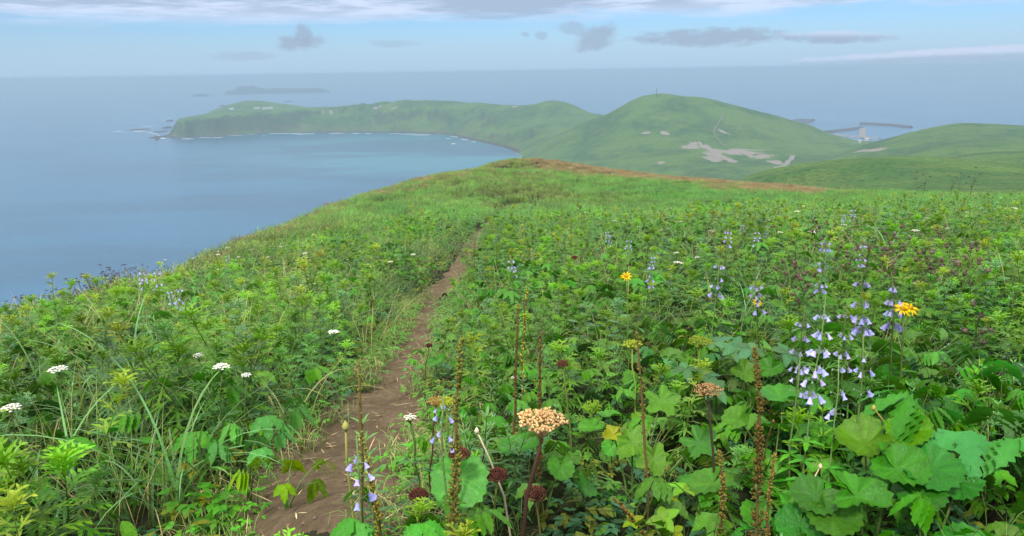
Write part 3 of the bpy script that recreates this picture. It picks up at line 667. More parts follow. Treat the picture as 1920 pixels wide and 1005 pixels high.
def grass(n=26, L=0.5, w=0.006, col=(0.085, 0.17, 0.045), tip=(0.16, 0.24, 0.08), arch=1.0, seg=6, m=0, spread=0.05):
    p = Plant(); b = p.part('blade_cluster', 'stuff')
    for i in range(n):
        a = random.uniform(0, 6.28); el0 = random.uniform(1.0, 1.5); l = L * random.uniform(.6, 1.15); ar = arch * random.uniform(.5, 1.4); q = np.array([random.gauss(0, spread), random.gauss(0, spread), 0]); c = jit(col, .25); t2 = jit(tip, .25)
        prev = None; S0 = nrm(np.cross(dirv(a, 0), UP)); tw = random.uniform(-.5, .5)
        for k in range(seg + 1):
            t = k / seg; el = el0 - ar * 1.5 * t ** 1.4; cc = tuple(c[u] * (1 - t) + t2[u] * t for u in range(3)); S = nrm(S0 + UP * tw * t)
            if k == seg: j = b.v(q, cc); b.f((prev[0], prev[1], j), m)
            else:
                ww = w * .5 * (1 - 0.75 * t ** 2); cur = (b.v(q - S * ww, cc), b.v(q + S * ww, cc))
                if prev: b.f((prev[0], prev[1], cur[1], cur[0]), m)
                prev = cur
            q = q + dirv(a, el) * (l / seg)
    return p
def yarrow(h=0.55, rad=0.04, n=26, leaves=True, col=W_FL):
    p = Plant(); st = p.part('stem'); P = wavy_stem(h * .93, random.uniform(.02, .15)); st.tube(P, [.003] * 7, G_STEM, 0, 4); top = P[-1]
    hd = p.part('flower_head')
    for i in range(n):
        a = i * 2.4; r = rad * math.sqrt((i + .5) / n); q = top + np.array([math.cos(a) * r, math.sin(a) * r, h * .07 - r * r / rad * .25 + random.uniform(-.003, .003)])
        if i % 3 == 0: st.tube([top, q], [.0012, .0008], G_STEM, 0, 3)
        hd.blob(q, rad * .20, jit(col, .06), 2, 1.0, .45, n=6)
    if leaves:
        fo = p.part('foliage', 'stuff')
        for i in range(10): divided_leaf(fo, on_stem(P, .1 + .07 * i), dirv(i * 2.4, .25), .07, jit(G_BLUE), jit(G_BLUE), 3, .08)
    return p
def bell(mb, P, r, L, col, out):
    ax = nrm(-UP * 1.0 + out * .55); a = nrm(np.cross(ax, np.array([.3, .9, .2]))); bb = np.cross(ax, a); n = 10; prev = None
    for t, k in ((0, .18), (.15, .55), (.55, .72), (.85, .95), (1.0, 1.25)):
        cur = []
        for j in range(n):
            th = 6.283 * j / n; rr = r * k; tt = t + (.14 if (t == 1.0 and j % 2 == 0) else 0); c = tuple(v * (1.1 - .25 * (1 - t)) for v in col)
            cur.append(mb.v(P + ax * L * tt + (a * math.cos(th) + bb * math.sin(th)) * rr, c))
        if prev:
            for j in range(n): mb.f((prev[j], prev[(j + 1) % n], cur[(j + 1) % n], cur[j]), 2)
        prev = cur
def bellflower(h=0.9, levels=6, per=4, r=0.009, L=0.020, t0=.55, separate=True, leaves=True):
    p = Plant(); st = p.part('stem'); P = wavy_stem(h, random.uniform(.02, .1)); st.tube(P, [.0045 * (1 - .4 * i / 6) for i in range(7)], (0.15, 0.21, 0.08), 0, 4)
    al = None if separate else p.part('bell_cluster', 'stuff')
    for l in range(levels):
        t = t0 + (1 - t0) * (l + random.uniform(-.3, .3)) / levels; t = max(t0, t); q = on_stem(P, t); a0 = random.uniform(0, 6.28); k = 1 - .35 * l / levels
        for j in range(per):
            o = dirv(a0 + 6.283 * j / per + random.uniform(-.3, .3), .1); e = q + o * .026 * k + UP * .004; st.tube([q, e], [.0012, .001], (0.16, 0.20, 0.12), 0, 3)
            if random.random() < .28:             # a bud not yet open
                st.blob(e - UP * .005, r * .42, (0.22, 0.27, 0.22), 0, 1, 1.6); continue
            mb = p.part('bell') if separate else al; bell(mb, e, r * k * random.uniform(.75, 1.15), L * k * random.uniform(.8, 1.15), jit(LILAC, .18), o)
            for s in range(2): st.lance(e, dirv(a0 + j * 1.57 + s * 2, .6), UP, .012, .0018, 0, 2, (.3, .36, .28))
    if leaves:
        fo = p.part('foliage', 'stuff')
        for i in range(6):
            q = on_stem(P, .08 + .45 * i / 6); a0 = random.uniform(0, 6.28)
            for j in range(4): fo.leaflet(q, dirv(a0 + j * 1.57, .15), UP, .065, .024, .3, 5, .2, .15, jit(G_BROAD, .2))
    return p
def seed_spike(h=0.8, t0=.3, n=150, col=(0.13, 0.085, 0.028), col2=(0.16, 0.17, 0.04), r=.0048, lean=.12, wid=.016):
    p = Plant(); st = p.part('stem'); P = wavy_stem(h, lean); st.tube(P, [.0042] * 6 + [.002], (0.11, 0.075, 0.035), 1, 5)
    s = p.part('seed_capsules', 'stuff')
    for i in range(n):
        t = t0 + (1 - t0) * random.random() ** 1.15; q = on_stem(P, t); a = random.uniform(0, 6.28)
        if math.sin(t * 41 + n) * math.sin(t * 23) > .55: continue
        k = 1 - .78 * (t - t0) / (1 - t0); o = dirv(a, .2); f = min(1, max(0, t + random.uniform(-.25, .25)))
        s.blob(q + o * random.uniform(.4, 1) * wid * k, r * random.uniform(.7, 1.2), jit(tuple(col[u] * (1 - f) + col2[u] * f for u in range(3)), .35), 1, .8, 1.2, UP + o)
    for i in range(int(n * .25)):
        t = t0 + (1 - t0) * random.random(); s.lance(on_stem(P, t), dirv(random.uniform(0, 6.28), .5), UP, .02, .004, .3, 2, jit(col2, .3))
    return p
def dry_umbel(h=0.7, rays=26, rad=.055, col=B_TAN, stemc=B_DARK, thick=.006, seeds=7, bowl=.7, ss=.006):
    p = Plant(); st = p.part('stem'); P = wavy_stem(h, .12); st.tube(P, [thick] * 6 + [thick * .8], stemc, 1, 6); top = P[-1]
    ry = p.part('ray_cluster', 'stuff'); hd = p.part('seed_head', 'stuff')
    for i in range(rays):
        a = i * 2.4; f = math.sqrt((i + .5) / rays); e = top + np.array([math.cos(a) * rad * f, math.sin(a) * rad * f, rad * (bowl + .25 * (1 - f * f)) + random.uniform(-.006, .006)])
        ry.tube([top, (top + e) / 2 + UP * rad * .04, e], [.0012, .0010, .0008], tuple(v * .8 for v in col), 1, 3)
        for k in range(seeds):
            o = dirv(random.uniform(0, 6.28), random.uniform(-.1, 1.3)); q = e + o * rad * .19 * random.uniform(.4, 1)
            ry.tube([e, q], [.0005, .0004], tuple(v * .7 for v in col), 1, 3)
            hd.blob(q, ss * random.uniform(.7, 1.1), jit(col, .35), 1, .75, 1.1, o)
    return p
def dense_dome(h=0.5, rad=.03, n=110, col=B_RED, stemc=(0.11, 0.12, 0.04)):
    p = Plant(); st = p.part('stem'); P = wavy_stem(h - rad, .1); st.tube(P, [.0035] * 7, stemc, 1, 5); top = P[-1]
    hd = p.part('seed_head', 'stuff'); hd.blob(top + UP * rad * .5, rad * .75, tuple(v * .6 for v in col), 1, 1.1, .5, n=8)
    for i in range(n):
        f = (i + .5) / n; el = math.asin(1 - f * 1.25); a = i * 2.4; o = np.array([math.cos(a) * math.cos(el), math.sin(a) * math.cos(el), math.sin(el) * .72])
        q = top + UP * rad * .45 + o * rad * random.uniform(.88, 1.06); hd.blob(q, rad * .13, jit(col, .4), 1, .9, 1.1, o, 4)
        if i % 3 == 0: hd.tube([top, q], [.0006, .0005], tuple(v * .8 for v in col), 1, 3)
    return p
def thistle(h=0.95, heads=5, lil=.3):
    p = Plant(); st = p.part('stem'); P = wavy_stem(h * .8, .1); st.tube(P, [.0033 * (1 - .4 * i / 6) for i in range(7)], (0.09, 0.13, 0.05), 0, 5, (0.11, 0.095, 0.055))
    for i in range(heads):
        t = .62 + .38 * i / heads; q = on_stem(P, t); o = dirv(i * 2.4 + random.uniform(-.4, .4), random.uniform(.7, 1.15)); l = h * random.uniform(.10, .20) if i < heads - 1 else .04
        e = q + o * l; st.tube([q, (q + e) / 2 + o * .01, e], [.0025, .002, .002], (0.10, 0.085, 0.05), 0, 4)
        hd = p.part('flower_head'); R_ = random.uniform(.015, .023); ax = nrm(o + UP * random.uniform(-1.2, .6)); c = jit((0.105, 0.072, 0.060), .35); hd.blob(e + ax * R_ * .6, R_ * .8, c, 1, 1.0, 1.15, ax, 7)
        for k in range(34): hd.lance(e + ax * R_ * random.uniform(0, .9), nrm(ax + dirv(random.uniform(0, 6.28), random.uniform(-.6, .6)) * .9), UP, R_ * 1.25, .0025, 0, 2, jit(c, .4), m=1)
        tc = (0.34, 0.22, 0.40) if random.random() < lil else (0.15, 0.10, 0.085)
        for k in range(16): hd.lance(e + ax * R_ * 1.1, nrm(ax + dirv(random.uniform(0, 6.28), random.uniform(-1, 1)) * .45), UP, R_ * 1.3, .0022, 0, 2, jit(tc, .2), m=2)
    fo = p.part('foliage', 'stuff')
    for i in range(8): divided_leaf(fo, on_stem(P, .1 + .06 * i), dirv(i * 2.4, .1), .13, jit(G_BROAD), jit(G_BROAD), 3, .14)
    return p
def daisy(h=0.7, rad=.026, n=18, ax=np.array([0, -.55, 1.0]), heads=1):
    p = Plant(); st = p.part('stem'); P = wavy_stem(h, .06); st.tube(P, [.0035] * 7, (0.16, 0.22, 0.07), 0, 5)
    for hh in range(heads):
        e = P[-1] + np.array([.030 * hh, 0, .004 * hh]); a3 = nrm(ax + np.array([.35 * hh, 0, 0])); u = nrm(np.cross(a3, np.array([.9, .1, .2]))); w = np.cross(a3, u)
        if hh: st.tube([P[-2], e], [.003, .003], (0.16, 0.22, 0.07), 0, 4)
        d = p.part('disc'); d.blob(e, rad * .42, (0.52, 0.27, 0.02), 2, 1, .55, a3, 9)
        for j in range(n):
            th = 6.283 * j / n + random.uniform(-.12, .12); o = u * math.cos(th) + w * math.sin(th); pt = p.part('petal'); pt.lance(e + o * rad * .35, nrm(o + a3 * random.uniform(-.25, .3)), a3, rad * random.uniform(.75, 1.0), rad * .20, .15, 3, jit((0.78, 0.50, 0.012), .08), m=2, pw=.6)
    fo = p.part('foliage', 'stuff')
    for i in range(7): fo.leaflet(on_stem(P, .2 + .09 * i), dirv(i * 2.4, .35), UP, .07, .022, .25, 5, .1, .15, jit(G_BROAD, .2))
    return p

def palmate_herb(h=.45, stalks=5, lf=.09, col=G_BROAD, per=5):
    p = Plant(); st = p.part('stem'); a = random.uniform(0, 6.28)
    for s in range(stalks):
        a += 6.283 / stalks + random.uniform(-.3, .3); hh = h * random.uniform(.7, 1.08); out = h * random.uniform(.15, .5); e = np.array([math.cos(a) * out, math.sin(a) * out, hh])
        st.tube([np.zeros(3), e * np.array([.5, .5, .6]), e], [.004, .0035, .0025], G_STEM, 0, 4); Nn = nrm(UP + dirv(a, 0) * .35 + np.array([0, -.35, 0])); u = nrm(np.cross(Nn, np.array([.3, .8, .1]))); w = np.cross(Nn, u); a0 = random.uniform(0, 6.28)
        for j in range(per):
            th = a0 + 6.283 * j / per + random.uniform(-.2, .2); lm = p.part('leaf'); lm.leaflet(e, nrm(u * math.cos(th) + w * math.sin(th) + Nn * random.uniform(-.1, .25)), Nn, lf * random.uniform(.75, 1.15), lf * .58, .22, 7, .03, .16, jit(col, .15))
    return p

# ------------------------------------------------------------------ far things: islands, rocks, surf, mast, harbour, road
M_ROCK = simple_mat('dark_rock', (0.055, 0.050, 0.045), 0.9, 0.4, 0.05)
M_CONC = simple_mat('grey_concrete', (0.20, 0.19, 0.18), 0.9, 0.3, 0.2)
M_RUBBLE = simple_mat('breakwater_blocks', (0.085, 0.080, 0.078), 0.95, 0.5, 0.15)
M_ISLE = simple_mat('island_rock', (0.020, 0.026, 0.018), 0.95, 0.4, 0.02)
M_STEEL = simple_mat('mast_steel', (0.12, 0.12, 0.12), 0.6, 0.2, 1.0)
M_WHITE = simple_mat('white_wall', (0.50, 0.50, 0.48), 0.8, 0.1, 0.5)
M_ROOF = simple_mat('roof_sheet', (0.30, 0.31, 0.32), 0.6, 0.2, 0.5)
M_TRACK = simple_mat('gravel_track', (0.17, 0.17, 0.145), 0.95, 0.2, 0.2)
M_FOAM = simple_mat('foam', (0.80, 0.82, 0.84), 0.9, 0.1, 0.3)

def island(name, prof, base_y, depth):
    dist = math.hypot(*at_z((prof[0][0] + prof[-1][0]) / 2, base_y)[:2]); nu, nv = 90, 16
    px = np.linspace(prof[0][0], prof[-1][0], nu); py = np.interp(px, [p[0] for p in prof], [p[1] for p in prof])
    X = np.empty((nu, nv)); Y = np.empty((nu, nv)); Z = np.empty((nu, nv))
    for i in range(nu):
        d = ray(px[i], base_y); h = math.hypot(d[0], d[1]); u = d[:2] / h; top = max(0.5, at_dist(px[i], py[i], dist + depth * .5)[2])
        for j in range(nv):
            v = j / (nv - 1); r = dist + depth * v * (0.5 + 0.5 * math.sin(math.pi * (i + .5) / nu)) + depth * .1; X[i, j], Y[i, j] = u * r
            Z[i, j] = top * min(1.0, math.sin(math.pi * min(1, v * 1.05)) ** .35 * 1.02) if 0 < j < nv - 1 else -2.0
    Z += np.where(Z > 0, fbm2(X, Y, 120, 4, 3.3) * 3.0, 0)
    tag(grid_mesh(name, X, Y, Z, M_ISLE), kind='structure')
island('island', [(419, 177), (424, 172), (432, 169), (441, 169), (446, 162), (458, 161.5), (474, 160.5), (486, 164.5), (505, 166), (535, 165.5), (560, 166), (585, 165), (604, 165), (614, 168), (620, 171)], 175.5, 700)
island('islet', [(360, 180), (367, 177), (378, 175), (388, 177), (392, 181)], 181, 160)

def rock(px, py, wpx, hpx, label):
    p = at_z(px, py); d = math.hypot(p[0], p[1]); k = d / FPX; bm = bmesh.new(); bmesh.ops.create_icosphere(bm, subdivisions=3, radius=1.0)
    sd_ = random.uniform(0, 50)
    for v in bm.verts:
        n = mnoise.fractal(v.co * 1.6 + Vector((sd_, 0, 0)), 1.0, 2.0, 4); v.co *= 1 + 0.35 * n
        v.co.x *= wpx * k * .5; v.co.y *= wpx * k * .8; v.co.z *= hpx * k
    me = bpy.data.meshes.new('sea_rock'); bm.to_mesh(me); bm.free(); me.materials.append(M_ROCK)
    o = bpy.data.objects.new('sea_rock', me); COL.objects.link(o); o.location = (p[0], p[1], -0.2); tag(o, label, 'rock', 'rocks in the sea off the cape')
for a in [(297, 257.5, 24, 2.2, 'long low dark rock at the very tip of the cape'), (313, 240, 13, 2.6, 'dark rock with surf just off the upper left cape'), (318, 227, 10, 2.5, 'dark stub of rock beside the upper cape cliff'),
          (300, 247, 22, 1.2, 'flat dark reef in the surf left of the cape'), (262, 243, 30, .8, 'outermost thin reef in the surf far left of the cape'), (540, 190.5, 13, 1.8, 'small dark islet behind the cape village'), (590, 185.5, 8, 1.0, 'tiny rock in the sea below the far island'), (395, 178.5, 7, 1.4, 'tiny rock beside the small far islet'),
          (417, 199, 10, 2.5, 'rock outcrop at the back shore of the cape')]: rock(*a)

def surf():
    V = []; F = []
    def lens(px, py, wpx, wm, tilt=0.0):         # a ragged patch of foam lying on the water
        p = at_z(px, py); k = math.hypot(p[0], p[1]) / FPX; L_ = wpx * k; n = 14; base = len(V)
        t = np.array([math.cos(tilt), math.sin(tilt)]); nn_ = np.array([-t[1], t[0]])
        for i in range(n + 1):
            u = -0.5 + i / n; w = wm * (1 - (2 * u) ** 2) ** .5 * random.uniform(.35, 1.0) + .2; off = random.uniform(-.3, .3) * wm
            for s in (-1, 1): q = p[:2] + t * L_ * u + nn_ * (w * s + off); V.append((q[0], q[1], 0.22))
        for i in range(n): F.append((base + 2 * i, base + 2 * i + 2, base + 2 * i + 3, base + 2 * i + 1))
    for (x, y, w, m, t) in [(545, 250.5, 40, 7, 0), (520, 250.8, 18, 5, 0), (575, 251, 30, 6, 0), (560, 252.5, 14, 4, 0), (632, 250, 30, 7, 0), (668, 250.3, 18, 6, 0), (690, 250.5, 14, 4, 0), (765, 251.5, 30, 6, -.1), (790, 253, 36, 7, -.15), (740, 251, 20, 4, 0),
                      (852, 256.5, 26, 3, -.9), (872, 262, 26, 3, -.9), (888, 266, 14, 3, -.9), (850, 269.5, 8, 7, 0), (840, 260, 9, 4, 0), (975, 296.5, 6, 6, -1.2), (969, 287, 5, 3, -1),
                      (222, 246.5, 16, 8, 0), (260, 246, 22, 12, 0), (282, 249, 14, 9, 0), (291, 251, 12, 8, 0), (276, 236.5, 26, 6, 0), (245, 230.5, 16, 5, 0), (300, 259.3, 20, 14, 0), (322, 249, 10, 12, 0), (314, 221.5, 12, 8, 0), (308, 225.5, 10, 6, 0),
                      (352, 260.6, 22, 9, 0), (385, 258, 24, 5, 0), (408, 258, 18, 6, 0), (442, 254, 30, 4, 0), (470, 252, 24, 3, 0), (495, 254.5, 6, 5, 0), (510, 250.4, 14, 4, 0), (600, 188, 26, 5, 0), (545, 192.5, 14, 5, 0)]: lens(x, y, w, m, t)
    C = np.array([at_z(x, y)[:2] for x, y in COAST_FRONT[:20]])
    for a, c in zip(C[:-1], C[1:]):              # thin wash along the waterline
        d = c - a; L_ = np.linalg.norm(d); t = d / L_; nn_ = np.array([t[1], -t[0]]); n = max(3, int(L_ / 7)); base = len(V)
        for i in range(n + 1):
            q = a + d * i / n - nn_ * (random.uniform(-2, 2)) + nn_ * -6; w = max(.05, random.uniform(-1.2, 2.2))
            for s in (-1, 1): V.append((q[0] + nn_[0] * w * s, q[1] + nn_[1] * w * s, 0.16))
        for i in range(n): F.append((base + 2 * i, base + 2 * i + 2, base + 2 * i + 3, base + 2 * i + 1))
    tag(mesh_obj('surf', V, F, M_FOAM), 'white surf breaking along the shore of the headland', None, None, 'stuff')
surf()

def box(V, F, c, s, rz=0.0):
    b = len(V); cz, sz = math.cos(rz), math.sin(rz)
    for z in (-1, 1):
        for x, y in ((-1, -1), (1, -1), (1, 1), (-1, 1)):
            xx, yy = x * s[0] / 2, y * s[1] / 2; V.append((c[0] + xx * cz - yy * sz, c[1] + xx * sz + yy * cz, c[2] + z * s[2] / 2))
    F += [tuple(b + i for i in f) for f in ((3, 2, 1, 0), (4, 5, 6, 7), (0, 1, 5, 4), (1, 2, 6, 5), (2, 3, 7, 6), (3, 0, 4, 7))]
def part_box(name, boxes, mat, parent):
    V = []; F = []
    for c, s in boxes: box(V, F, c, s)
    return mesh_obj(name, V, F, mat, parent)
# radio mast with its hut on the summit
p = surf_hit(1231, 182, H_mast, 1500, 1800); mz = float(H_mast(np.array([p[0]]), np.array([p[1]]))[0])
mast = tag(empty('radio_mast', (p[0], p[1], mz - .3)), 'slim grey radio mast with small hut on the summit of the round hill', 'mast')
V = []; F = []
for i in range(3):
    a = i * 2.094
    for k in range(7):
        z0, z1 = k * 2.3, (k + 1) * 2.3; r_0, r_1 = 0.9 * (1 - k / 9), 0.9 * (1 - (k + 1) / 9); c = ((r_0 + r_1) / 2 * math.cos(a), (r_0 + r_1) / 2 * math.sin(a), (z0 + z1) / 2); box(V, F, c, (.42, .42, 2.32))
mesh_obj('mast_frame', V, F, M_STEEL, mast)
part_box('antenna', [((0, 0, 17.2), (.4, .4, 3.0))], M_STEEL, mast); part_box('crossbar', [((0, 0, 12.5), (2.0, .15, .15))], M_STEEL, mast); part_box('crossbar', [((0, 0, 9.6), (1.6, .15, .15))], M_STEEL, mast)
part_box('hut', [((1.6, -1.5, 1.6), (4.0, 3.2, 3.4))], M_CONC, mast); part_box('hut_roof', [((1.6, -1.5, 3.45), (4.5, 3.7, .35))], M_STEEL, mast)
# breakwaters and quay of the harbour
def breakwater(name, pts, w, h, label, mat=M_RUBBLE):
    Q = [at_z(x, y)[:2] for x, y in pts]; V = []; F = []
    for a, c in zip(Q[:-1], Q[1:]):
        L_ = np.linalg.norm(c - a); n = max(3, int(L_ / 9)); t = (c - a) / L_; nn_ = np.array([-t[1], t[0]])
        for i in range(n + 1):
            q = a + (c - a) * i / n
            for u, z in ((-1.6, -1.5), (-1, h * .55), (-.55, h), (.55, h), (1, h * .6), (1.6, -1.5)): V.append((q[0] + nn_[0] * u * w / 2 * random.uniform(.9, 1.15), q[1] + nn_[1] * u * w / 2 * random.uniform(.9, 1.15), z * random.uniform(.85, 1.1)))
        b0 = len(V) - (n + 1) * 6
        for i in range(n):
            for j in range(5): F.append((b0 + i * 6 + j, b0 + i * 6 + j + 1, b0 + i * 6 + j + 7, b0 + i * 6 + j + 6))
        F += [tuple(b0 + j for j in range(5, -1, -1)), tuple(b0 + n * 6 + j for j in range(6))]
    return tag(mesh_obj(name, V, F, mat), label, 'breakwater', 'harbour breakwaters')
breakwater('breakwater', [(1614, 232.5), (1660, 235), (1707, 239.5)], 12, 6.0, 'outermost long dark breakwater beyond the harbour')
breakwater('breakwater', [(1548, 249), (1585, 245), (1615, 241)], 13, 6.0, 'inner dark breakwater running out from behind the round hill')
breakwater('breakwater', [(1484, 229.5), (1494, 226.5), (1526, 226)], 16, 6.0, 'short dark breakwater showing past the far flank of the round hill')
breakwater('breakwater', [(1506, 230.5), (1522, 229.5)], 6, 4.0, 'stubby second arm below the short breakwater')
breakwater('quay_wall', [(1617, 242), (1617.5, 251), (1618, 260)], 14, 3.5, 'straight grey quay wall closing the harbour basin', M_CONC)
breakwater('quay_wall', [(1566, 252), (1592, 256), (1616, 257)], 10, 2.5, 'low grey quay along the near side of the harbour basin', M_CONC)
breakwater('quay_wall', [(1620, 257.5), (1650, 260)], 9, 2.5, 'low grey quay right of the harbour wall', M_CONC)
def house(px, py, Hf, d0, d1, wpx, dm, hm, label, roofm=M_ROOF, ground=None):
    p = surf_hit(px, py, Hf, d0, d1)
    if p is None: return
    k = math.hypot(p[0], p[1]) / FPX; w = wpx * k; e = tag(empty('house', (p[0], p[1], p[2] - .4), -math.atan2(p[0], p[1])), label, 'house', 'far houses')
    part_box('wall', [((0, 0, hm / 2), (w, dm, hm))], M_WHITE, e)
    hw, hd, z = w / 2 + .4, dm / 2 + .4, hm + .02; V = [(-hw, -hd, z), (hw, -hd, z), (hw, hd, z), (-hw, hd, z), (-hw, 0, z + dm * .3), (hw, 0, z + dm * .3)]
    mesh_obj('roof', V, [(0, 1, 5, 4), (2, 3, 4, 5), (0, 4, 3), (1, 2, 5), (3, 2, 1, 0)], roofm, e)
    part_box('window', [((-w * .25, -dm / 2 - .03, hm * .55), (w * .18, .1, hm * .35)), ], M_STEEL, e); part_box('window', [((w * .25, -dm / 2 - .03, hm * .55), (w * .18, .1, hm * .35))], M_STEEL, e)
for a in [(434, 206, 8, 9, 4, 'low pale house at the left of the cape plateau'), (482, 204, 10, 8, 3, 'pale low house on the cape plateau left of the long building'), (496, 205, 8, 8, 4, 'white house at the left end of the cape row'), (506, 204.5, 10, 9, 4, 'longer white house at the right of the cape row')]:
    house(a[0], a[1], H_head, 2300, 3300, a[2], a[3], a[4], a[5])
for a in [(1597, 262.5, 5, 9, 4, 'small white-roofed shed left of the harbour wall'), (1612, 267, 4, 8, 4, 'small pale-roofed house in the dip below the harbour'), (1625, 264, 6, 9, 4, 'grey-roofed shed right of the harbour wall')]:
    house(a[0], a[1], H_head, 1500, 2300, a[2], a[3], a[4], a[5])
def track(name, px, Hf, d0, d1, w, lift=.5, mat=None):
    Q = [surf_hit(x, y, Hf, d0, d1) for x, y in px]; Q = np.array([q for q in Q if q is not None]); s = np.linspace(0, len(Q) - 1, len(Q) * 7)
    X = np.interp(s, range(len(Q)), Q[:, 0]); Y = np.interp(s, range(len(Q)), Q[:, 1])
    for _ in range(4): X[1:-1] = (X[:-2] + 2 * X[1:-1] + X[2:]) / 4; Y[1:-1] = (Y[:-2] + 2 * Y[1:-1] + Y[2:]) / 4
    T = np.c_[np.gradient(X), np.gradient(Y)]; T /= np.linalg.norm(T, axis=1)[:, None]; U = np.linspace(-1, 1, 5)
    GX = X[:, None] + T[:, 1:2] * U * w / 2; GY = Y[:, None] - T[:, 0:1] * U * w / 2
    tag(grid_mesh(name, GX, GY, Hf(GX, GY) + lift, mat or M_TRACK), kind='structure')
track('gravel_road', [(1452, 315.5), (1466, 313), (1476, 308), (1483, 300), (1487, 292)], H_mast, 1000, 1700, 8)
track('hill_track', [(1366, 277), (1352, 268), (1342, 258), (1338, 246), (1346, 232), (1356, 216)], H_mast, 1200, 1750, 2.6, .5, simple_mat('worn_turf', (0.12, 0.13, 0.09), 0.95, 0.2, 0.2))

# ------------------------------------------------------------------ the meadow
def place(parts, name, loc, rz, sc, label, cat, group=None, lean=(0, 0)):
    e = empty(name, loc, rz); e.scale = (sc, sc, sc); e.rotation_euler = (lean[0], lean[1], rz); tag(e, label, cat, group)
    for pn, me, kd in parts:
        o = bpy.data.objects.new(pn, me); COL.objects.link(o); o.parent = e
        if kd: o['kind'] = kd
    return e
def scatter(name, meshes, P, rot, scl, idx, label=None):
    c = bpy.data.collections.new(name + '_kinds')
    for i, me in enumerate(meshes):
        o = bpy.data.objects.new('%s_kind_%02d' % (name, i), me); c.objects.link(o)
    me = bpy.data.meshes.new(name); me.vertices.add(len(P)); me.vertices.foreach_set('co', np.asarray(P, np.float32).ravel())
    a = me.attributes.new('rot', 'FLOAT_VECTOR', 'POINT'); a.data.foreach_set('vector', np.asarray(rot, np.float32).ravel())
    a = me.attributes.new('scl', 'FLOAT', 'POINT'); a.data.foreach_set('value', np.asarray(scl, np.float32))
    a = me.attributes.new('idx', 'INT', 'POINT'); a.data.foreach_set('value', np.asarray(idx, np.int32))
    o = bpy.data.objects.new(name, me); COL.objects.link(o); tag(o, label, None, None, 'stuff')
    g = bpy.data.node_groups.new(name, 'GeometryNodeTree')
    g.interface.new_socket('Geometry', in_out='INPUT', socket_type='NodeSocketGeometry'); g.interface.new_socket('Geometry', in_out='OUTPUT', socket_type='NodeSocketGeometry')
    ni = g.nodes.new('NodeGroupInput'); no = g.nodes.new('NodeGroupOutput'); ci = g.nodes.new('GeometryNodeCollectionInfo'); ci.inputs['Collection'].default_value = c; ci.inputs['Separate Children'].default_value = True; ci.inputs['Reset Children'].default_value = True
    ip = g.nodes.new('GeometryNodeInstanceOnPoints'); ip.inputs['Pick Instance'].default_value = True
    def na(n, t): q = g.nodes.new('GeometryNodeInputNamedAttribute'); q.data_type = t; q.inputs['Name'].default_value = n; return q.outputs['Attribute']
    g.links.new(ni.outputs[0], ip.inputs['Points']); g.links.new(ci.outputs[0], ip.inputs['Instance']); g.links.new(na('idx', 'INT'), ip.inputs['Instance Index'])
    g.links.new(na('rot', 'FLOAT_VECTOR'), ip.inputs['Rotation']); g.links.new(na('scl', 'FLOAT'), ip.inputs['Scale']); g.links.new(ip.outputs[0], no.inputs[0])
    md = o.modifiers.new('scatter', 'NODES'); md.node_group = g
    return o

# prototypes of each kind
KINDS = {
 'mugwort': [mugwort(.5, .09, 30, (0.05, 0.14, 0.03), (0.10, 0.22, 0.06), 3), mugwort(.68, .12, 20, (0.085, 0.155, 0.03), (0.22, 0.27, 0.05), 2)] + [mugwort(random.uniform(.42, .64), random.uniform(.10, .15), 24, jit(G_MUG, .2), jit(G_MUGT, .25), 2 + k_ % 2) for k_ in range(6)] + [mugwort(.5, .10, 22, G_DARK, (0.10, 0.20, 0.05)), mugwort(.6, .11, 22, G_BLUE, (0.12, 0.22, 0.10))],
 'lance_leaf_herb': [lance_herb(random.uniform(.38, .55), random.uniform(.06, .085), 45) for _ in range(3)] + [lance_herb(.45, .07, 45, G_MUG, G_MUGT), lance_herb(.5, .055, 60, (0.075, 0.16, 0.075), (0.19, 0.32, 0.17), .16)],
 'broad_leaf_herb': [compound_herb(random.uniform(.34, .46), 5, random.uniform(.06, .085), jit(c, .1), .3, 7) for c in (G_BROAD, G_BROAD, (0.040, 0.115, 0.035), (0.085, 0.17, 0.03))],
 'ground_cover': [oval_cover(18, .2, .045, c) for c in (G_BROAD, (0.09, 0.18, 0.035), (0.045, 0.12, 0.05), (0.14, 0.17, 0.03))],
 'round_leaf_herb': [round_plant(5, .33, .075, c) for c in (G_BROAD, (0.075, 0.17, 0.04))],
 'grass_tuft': [grass(24, .55, .0065), grass(30, .48, .005, (0.10, 0.19, 0.06)), grass(14, .7, .011, (0.085, 0.185, 0.075), (0.17, 0.29, 0.13), 1.1, 8), grass(22, .5, .005, (0.16, 0.19, 0.06), (0.38, 0.34, 0.16)), grass(26, .62, .004, (0.12, 0.18, 0.05), (0.22, 0.27, 0.09), .7), grass(8, .7, .004, (0.30, 0.22, 0.11), (0.42, 0.32, 0.18), .6, 6, 1)],
}
KM = {k: [p.meshes() for p in v] for k, v in KINDS.items()}
MERGED = {k: [p.merged().mesh(k + '_plant') for p in v] for k, v in KINDS.items()}
def ridge_y(px): return np.interp(px, [s[0] for s in sil], [s[1] for s in sil])
def ring(r0_, r1_, dens, half=0.82):
    n = int(dens * (r1_ ** 2 - r0_ ** 2) * half); r = np.sqrt(rng.uniform(r0_ ** 2, r1_ ** 2, n)); a = rng.uniform(-half, half, n); return np.c_[np.sin(a) * r, np.cos(a) * r]
XY = np.vstack([ring(1.15, 3, 64, .98), ring(3, 5, 54, .92), ring(5, 8, 42, .84), ring(8, 12, 28, .76), ring(12, 18, 17, .70), ring(18, 26, 11, .68)])
Z0 = zg(XY[:, 0], XY[:, 1]); RR = np.hypot(XY[:, 0], XY[:, 1]); PD = path_d(XY[:, 0], XY[:, 1])
